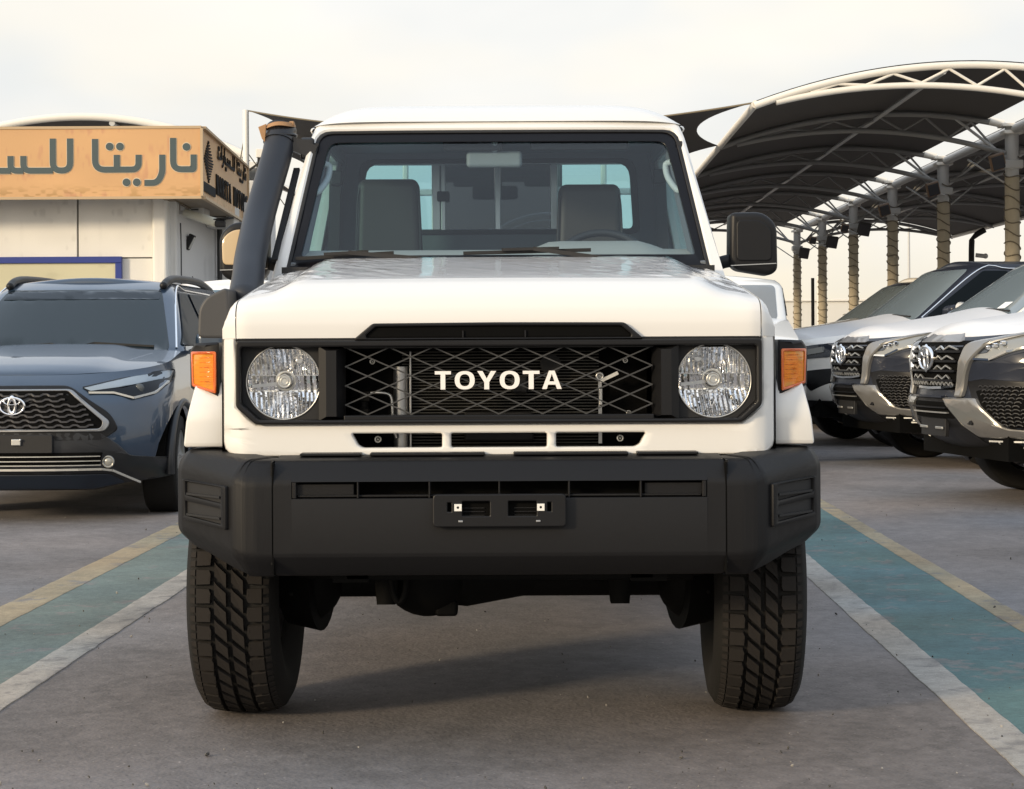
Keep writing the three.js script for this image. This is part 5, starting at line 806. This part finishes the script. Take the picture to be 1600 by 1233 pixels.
    part('light_bar', conform(S(rounded([[0.435, 0.868, 0.004], [0.70, 0.936, 0.02], [0.895, 0.975, 0.02], [0.895, 0.925, 0.01], [0.66, 0.872, 0.02], [0.48, 0.848, 0.006]], 0.01)), fr, 0.015, 0.006, { edge: 0.05, b: 0.002 }), M.lampSteel, h);
    part('chrome_edge', onFront(fr, [[0.47, 0.838], [0.62, 0.836], [0.74, 0.80], [0.85, 0.832], [0.898, 0.90]].map(([x, y]) => [s * x, y]), 0.014, 0.014, 0.013), M.trimLine, h);
    part('projector', [new THREE.SphereGeometry(0.032, 18, 12).scale(1, 1, 0.4).translate(s * 0.76, 0.86, fr(0.76, 0.86) + 0.006)], phy(C(0.06, 0.07, 0.08), { roughness: 0.05 }), h);
    part('hood_crease', [tube([[s * 0.44, 0.925, -0.28], [s * 0.60, 1.03, -0.62], [s * 0.70, 1.085, -1.0]], 0.006, 24, 6)], M.blue, t);
    const ca = []; for (let i = 0; i <= 18; i++) { const a = Math.PI * (-0.04 + 1.08 * i / 18); ca.push([s * 0.915, 0.335 + 0.415 * Math.sin(a), -0.93 + 0.415 * Math.cos(a)]); } part('arch_cladding', tube(ca, 0.032, 50, 8), C1, t);
    part('sill_cladding', [rbox(s * 0.905, 0.36, -2.25, 0.04, 0.2, 1.9, 0.015)], C1, t);
  }
}
blueSuv();

// --- the row of big suvs on the right
function rowSuv(d, x, o, label, group) {
  const turn = -Math.PI / 2 + 0.165, p = [x, 0, DIST - d], t = thing('parked_suv', label, 'suv', p, turn);
  const F = suvBody(t, { W: 2.0, L: 5.0, nose: [[0.3, -0.42], [0.45, -0.16], [0.56, -0.05], [0.7, 0.0], [0.82, -0.03], [1.0, -0.02], [1.12, -0.05], [1.18, -0.12], [1.3, -0.3]], hoodY: 1.17, cowlY: 1.38, beltY: 1.36, roofY: 1.98, sill: 0.42, arch: 0.47, R: 0.41, axF: -1.12, axR: -3.95, wsB: -1.22, wsT: -2.02, roofW: 0.70, cf: 0.52, p: 2.2, crown: 0.10, rise: 1.1, trim: M.chrome, glass: screenGlass, ...o });
  const fr = F.front, kit = o.kit;
  part('lower_bumper', conform(rounded(sym2([[0.96, 0.50], [0.99, 0.30], [0.7, 0.24], [0.45, 0.30]]), 0.03), fr, 0.01, 0.03, { edge: 0.08 }), M.blackTrim, t);
  if (kit === 'lattice') {   // smoother front with dark lamp corners
    for (const s of [-1, 1]) { const S = (l) => s > 0 ? l : flipX(l); const h = part('headlight', conform(S(rounded([[0.50, 1.08], [0.94, 1.135], [0.99, 1.10], [0.97, 0.98], [0.60, 0.95]], 0.02)), fr, 0.012, 0.02, { edge: 0.06 }), M.darkLamp, t); part('lamp_strip', onFront(fr, [[0.52, 1.0], [0.7, 1.03], [0.86, 1.06]].map(([a, b]) => [s * a, b]), 0.016, 0.05, 0.06), M.headlamp, h); part('fog_recess', conform(S(rounded([[0.6, 0.82], [0.98, 0.86], [0.98, 0.72], [0.7, 0.6]], 0.03)), fr, 0.01, 0.02, { edge: 0.06 }), M.blackTrim, t); }
    const g = part('grille', conform(rounded(sym2([[0.44, 1.12], [0.42, 0.66]]), 0.04), fr, 0.014, 0.02, { edge: 0.06 }), M.blackTrim, t); for (let i = 0; i < 6; i++) part('slat', onFront(fr, Array.from({ length: 9 }, (_, k) => [lerp(-0.4, 0.4, k / 8), 0.71 + i * 0.072]), 0.03, 0.02, 0.02), M.brushed, g);
    return t;
  }
  // grille with slats, emblem and thick silver side blades
  const g = part('grille', conform(rounded(sym2([[0.50, 1.145, 0.05], [0.40, 0.80, 0.04]]), 0.03), fr, 0.010, 0.03, { edge: 0.06 }), M.void, t);
  part('grille_edge', onFront(fr, [[-0.46, 1.10], [-0.42, 0.95], [-0.36, 0.83], [-0.2, 0.815], [0, 0.81], [0.2, 0.815], [0.36, 0.83]], 0.03, 0.02, 0.018), M.chrome, g);
  for (let i = 0; i < 4; i++) { const y = 0.865 + i * 0.068, X = 0.36 + i * 0.026; part('slat', onFront(fr, Array.from({ length: 11 }, (_, k) => [lerp(-X, X, k / 10), y]), 0.03, 0.03, 0.016), M.blackTrim, g); part('slat_trim', onFront(fr, [-1, 1].flatMap((s) => [[s * X * 0.35, y + 0.012]]).sort((a, b) => a[0] - b[0]), 0.03, 0.01, 0.004).concat(...[-1, 1].map((s) => onFront(fr, [[0.1, y + 0.01], [0.16, y + 0.036], [0.22, y + 0.012], [0.28, y + 0.038], [X - 0.04, y + 0.014]].map(([a, b]) => [s * a, b]), 0.036, 0.012, 0.010))), M.brushed, g); }
  part('tooth_row', [-1, 1].flatMap((s) => onFront(fr, Array.from({ length: 13 }, (_, k) => [s * lerp(0.02, 0.36, k / 12), 0.832 + (k % 2) * 0.028]), 0.036, 0.01, 0.009)), M.brushed, g);
  part('emblem', emblem(0, 1.02, fr(0, 1.02) + 0.055, 0.235), M.chrome, g); part('emblem_back', conform(circle(0, 1.02, 0.115, 28, 0.72), fr, 0.045, 0.03), M.matBlack, g);
  part('sticker', [conform(rounded(rect(0.42, 1.44, 0.56, 1.50), 0.005), F.gf, 0.016, 0.002, { b: 0 }), conform(rounded(rect(0.1, 1.86, 0.2, 1.90), 0.005), F.gf, 0.016, 0.002, { b: 0 })], std(C(0.75, 0.76, 0.76)), t); part('hood_cap', conform(rounded(sym2([[0.26, 1.215, 0.04], [0.36, 1.135, 0.02]]), 0.03), fr, 0.02, 0.03, { edge: 0.06 }), M.capGrey, t);
  for (const s of [-1, 1]) {
    const S = (l) => s > 0 ? l : flipX(l);
    part('silver_blade', conform(S(rounded([[0.46, 1.135, 0.06], [0.66, 1.165, 0.02], [0.90, 1.222, 0.005], [0.895, 1.205, 0.005], [0.68, 1.13, 0.05], [0.555, 1.03, 0.08], [0.485, 0.90, 0.06], [0.46, 0.755, 0.01], [0.385, 0.755, 0.01], [0.395, 0.87, 0.08]], 0.02)), fr, 0.04, 0.045, { edge: 0.05, b: 0.010 }), M.silver, t);
    const h = part('headlight', conform(S(rounded([[0.52, 1.02, 0.02], [0.60, 1.135, 0.02], [0.80, 1.185, 0.02], [0.985, 1.235, 0.02], [0.99, 1.12, 0.03], [0.82, 1.065, 0.02], [0.70, 1.01, 0.02]], 0.01)), fr, 0.012, 0.02, { edge: 0.05, b: 0.004 }), M.headlamp, t);
    part('lamp_bezel', conform(S(rounded([[0.545, 1.045], [0.60, 1.12], [0.72, 1.15], [0.66, 1.06]], 0.01)), fr, 0.016, 0.006, { edge: 0.05 }), M.darkLamp, h); part('lamp_roof', onFront(fr, [[0.61, 1.132], [0.80, 1.182], [0.975, 1.23]].map(([a, b]) => [s * a, b]), 0.016, 0.01, 0.012), M.matBlack, h); part('chrome_edge', onFront(fr, [[0.53, 1.02], [0.69, 1.015], [0.80, 1.07], [0.975, 1.125]].map(([a, b]) => [s * a, b]), 0.018, 0.012, 0.014), M.chrome, h);
    for (let i = 0; i < 3; i++) part('lamp_cell', [flat(rbox(s * (0.66 + i * 0.055), 1.095 + i * 0.016, fr(0.66 + i * 0.055, 1.09) + 0.016, 0.036, 0.03, 0.03, 0.006))], M.chrome, h);
    part('side_band', conform(S(rounded([[0.51, 1.0], [0.70, 0.99], [0.82, 1.045], [0.985, 1.10], [0.985, 0.86], [0.62, 0.88], [0.48, 0.86]], 0.02)), fr, 0.006, 0.02, { edge: 0.06 }), M.slate, t);
    part('fog_surround', conform(S(rounded([[0.46, 0.86], [0.60, 0.885], [0.92, 0.875, 0.08], [0.975, 0.8], [0.985, 0.52], [0.70, 0.50], [0.55, 0.72]], 0.03)), fr, 0.003, 0.015, { edge: 0.06 }), M.blackTrim, t);
    const fo = rounded([[0.56, 0.80], [0.88, 0.84, 0.04], [0.93, 0.79], [0.93, 0.555], [0.80, 0.55], [0.72, 0.60]], 0.02), fm = part('fog_mesh', conform(S(fo), fr, 0.008, 0.015, { edge: 0.06 }), M.void, t);
    const hx = []; for (let r = 0; r < 11; r++) { const y = 0.565 + r * 0.026, xa = r < 3 ? 0.76 - r * 0.02 : lerp(0.70, 0.58, (r - 3) / 8); for (let x = xa + (r % 2) * 0.02; x < 0.90; x += 0.042) hx.push(...onFront(fr, [[s * x, y], [s * (x + 0.01), y + 0.010], [s * (x + 0.026), y + 0.010], [s * (x + 0.036), y]], 0.014, 0.008, 0.006)); } part('mesh', hx, std(C(0.04, 0.04, 0.042), { roughness: 0.3 }), fm);
    part('silver_panel', conform(S(rounded([[0.23, 0.748, 0.01], [0.59, 0.748, 0.01], [0.66, 0.67, 0.02], [0.77, 0.545, 0.03], [0.97, 0.53, 0.02], [0.97, 0.478, 0.02], [0.47, 0.472, 0.02], [0.37, 0.60]], 0.01)), fr, 0.03, 0.04, { edge: 0.05, b: 0.010 }), M.silver, t);
    const dr = part('running_light', conform(S(rounded([[0.54, 0.455], [0.97, 0.46], [0.95, 0.415], [0.565, 0.41]], 0.008)), fr, 0.022, 0.02, { edge: 0.05 }), M.darkLamp, t); part('chrome_edge', [...onFront(fr, [[0.545, 0.452], [0.75, 0.455], [0.96, 0.458]].map(([a, b]) => [s * a, b]), 0.028, 0.012, 0.011), ...onFront(fr, [[0.57, 0.413], [0.75, 0.414], [0.95, 0.418]].map(([a, b]) => [s * a, b]), 0.028, 0.012, 0.011), ...onFront(fr, [[0.6, 0.42], [0.63, 0.45]].map(([a, b]) => [s * a, b]), 0.028, 0.01, 0.016), ...onFront(fr, [[0.8, 0.437], [0.93, 0.44]].map(([a, b]) => [s * a, b]), 0.028, 0.01, 0.016)], M.trimLine, dr);
  }
  const cb = part('centre_bumper', conform(rounded(sym2([[0.26, 0.755, 0.02], [0.38, 0.60], [0.47, 0.44, 0.03], [0.44, 0.32, 0.04]]), 0.02), fr, 0.02, 0.03, { edge: 0.06 }), M.blackTrim, t);
  part('silver_lip', onFront(fr, Array.from({ length: 9 }, (_, k) => [lerp(-0.25, 0.25, k / 8), 0.752]), 0.035, 0.03, 0.014), M.slate, cb);
  part('intake', conform(rounded(sym2([[0.25, 0.715], [0.34, 0.60]]), 0.01), fr, 0.026, 0.01, { edge: 0.06 }), M.void, cb);
  for (const y of [0.64, 0.675]) part('slat', onFront(fr, Array.from({ length: 9 }, (_, k) => [lerp(-0.30, 0.30, k / 8), y]), 0.036, 0.02, 0.01), y < 0.66 ? M.brushed : M.blackTrim, cb);
  part('plate_holder', [conform(rounded(sym2([[0.22, 0.595], [0.22, 0.47]]), 0.01), (x, y) => fr(x, 0.55), 0.05, 0.03, { edge: 0.06 })], M.matBlack, t); part('plate_clip', [-0.14, 0.14].map((x) => flat(rbox(x, 0.53, fr(x, 0.55) + 0.055, 0.13, 0.018, 0.012, 0.004))), M.brushed, t);
  part('tow_cover', [[-0.5, 0.58], [0.5, 0.58]].map(([x, y]) => flat(rbox(x, y, fr(x, y) + 0.02, 0.08, 0.03, 0.02, 0.005))), M.blackTrim, t);
  return t;
}
const screenGlass = phy(C(0.15, 0.185, 0.205), { roughness: 0.05, ior: 1.6 });  // grey-blue base colour stands in for sky reflected in the windscreens
rowSuv(13.7, 3.08, { paint: M.slate, hoodPaint: M.film, cabinPaint: M.cream, roofPaint: M.silver, mirrorPaint: M.pearl }, 'nearest suv on the right with film covered hood, silver grille blades and cream pillars');
rowSuv(17.9, 3.22, { paint: M.slate, hoodPaint: M.film, cabinPaint: M.cream, roofPaint: M.cream, mirrorPaint: M.pearl }, 'second suv in the right row, its silver grille blade showing behind the nearest one');
rowSuv(21.6, 3.12, { kit: 'lattice', paint: M.pearl, hoodPaint: M.film, cabinPaint: M.slate, roofPaint: M.slate, mirrorPaint: M.slate, roofY: 2.05 }, 'white suv with black pillars and roof, nose partly behind the amber indicator of the pickup');
rowSuv(25.6, 3.45, { kit: 'lattice', paint: M.pearl, cabinPaint: M.slate, roofPaint: M.cream, mirrorPaint: M.pearl, roofY: 2.0 }, 'farthest suv of the right row with cream roof above a black pillar');
// --- two more cars half hidden behind the pickup
function plainSuv(x, d, o, label, turn = -VPX) {
  const t = thing('parked_car', label, 'car', [x, 0, DIST - d], turn);
  const F = suvBody(t, { W: 1.8, L: 4.6, nose: [[0.25, -0.2], [0.4, -0.03], [0.6, 0], [0.85, -0.03], [1.0, -0.1], [1.1, -0.2]], hoodY: 1.0, cowlY: 1.28, beltY: 1.24, roofY: 1.80, sill: 0.34, arch: 0.41, R: 0.36, axF: -0.9, axR: -3.6, wsB: -1.15, wsT: -1.65, roofW: 0.68, cf: 0.4, crown: 0.06, paint: M.pearl, ...o });
  const fr = F.front; for (const s of [-1, 1]) { const S = (l) => s > 0 ? l : flipX(l); part('headlight', conform(S(rounded([[0.5, 0.86], [0.86, 0.95], [0.86, 0.82], [0.6, 0.78]], 0.03)), fr, 0.01, 0.02), M.headlamp, t); }
  part('grille', conform(rounded(sym2([[0.46, 0.88], [0.42, 0.70]]), 0.03), fr, 0.01, 0.02), M.blackTrim, t); part('lower_bumper', conform(rounded(sym2([[0.8, 0.5], [0.75, 0.34]]), 0.04), fr, 0.01, 0.02), M.blackTrim, t);
  return { t, F };
}
{
  const a = plainSuv(1.96, 17.5, { W: 1.78, mirrors: false, cowlY: 1.36, beltY: 1.3, roofY: 1.82, roofW: 0.83, glass: phy(C(0.16, 0.165, 0.16), { roughness: 0.08, ior: 1.6, clearcoat: 1 }), cabinPaint: M.pearl }, 'white car with grey windscreen showing between the right mirror and the suv row');
  const b = plainSuv(-2.62, 17.2, { W: 1.86, roofW: 0.72, roofY: 1.79, glass: phy(C(0.05, 0.10, 0.125), { roughness: 0.05, ior: 1.6, clearcoat: 1 }) }, 'white car whose roof and teal windscreen show behind the blue suv');
  part('aerial', cyl([-0.06, 1.77, -2.0], [-0.06, 1.87, -2.03], 0.035, 0.02), M.matBlack, b.t);
}
renderer.render(scene, camera);
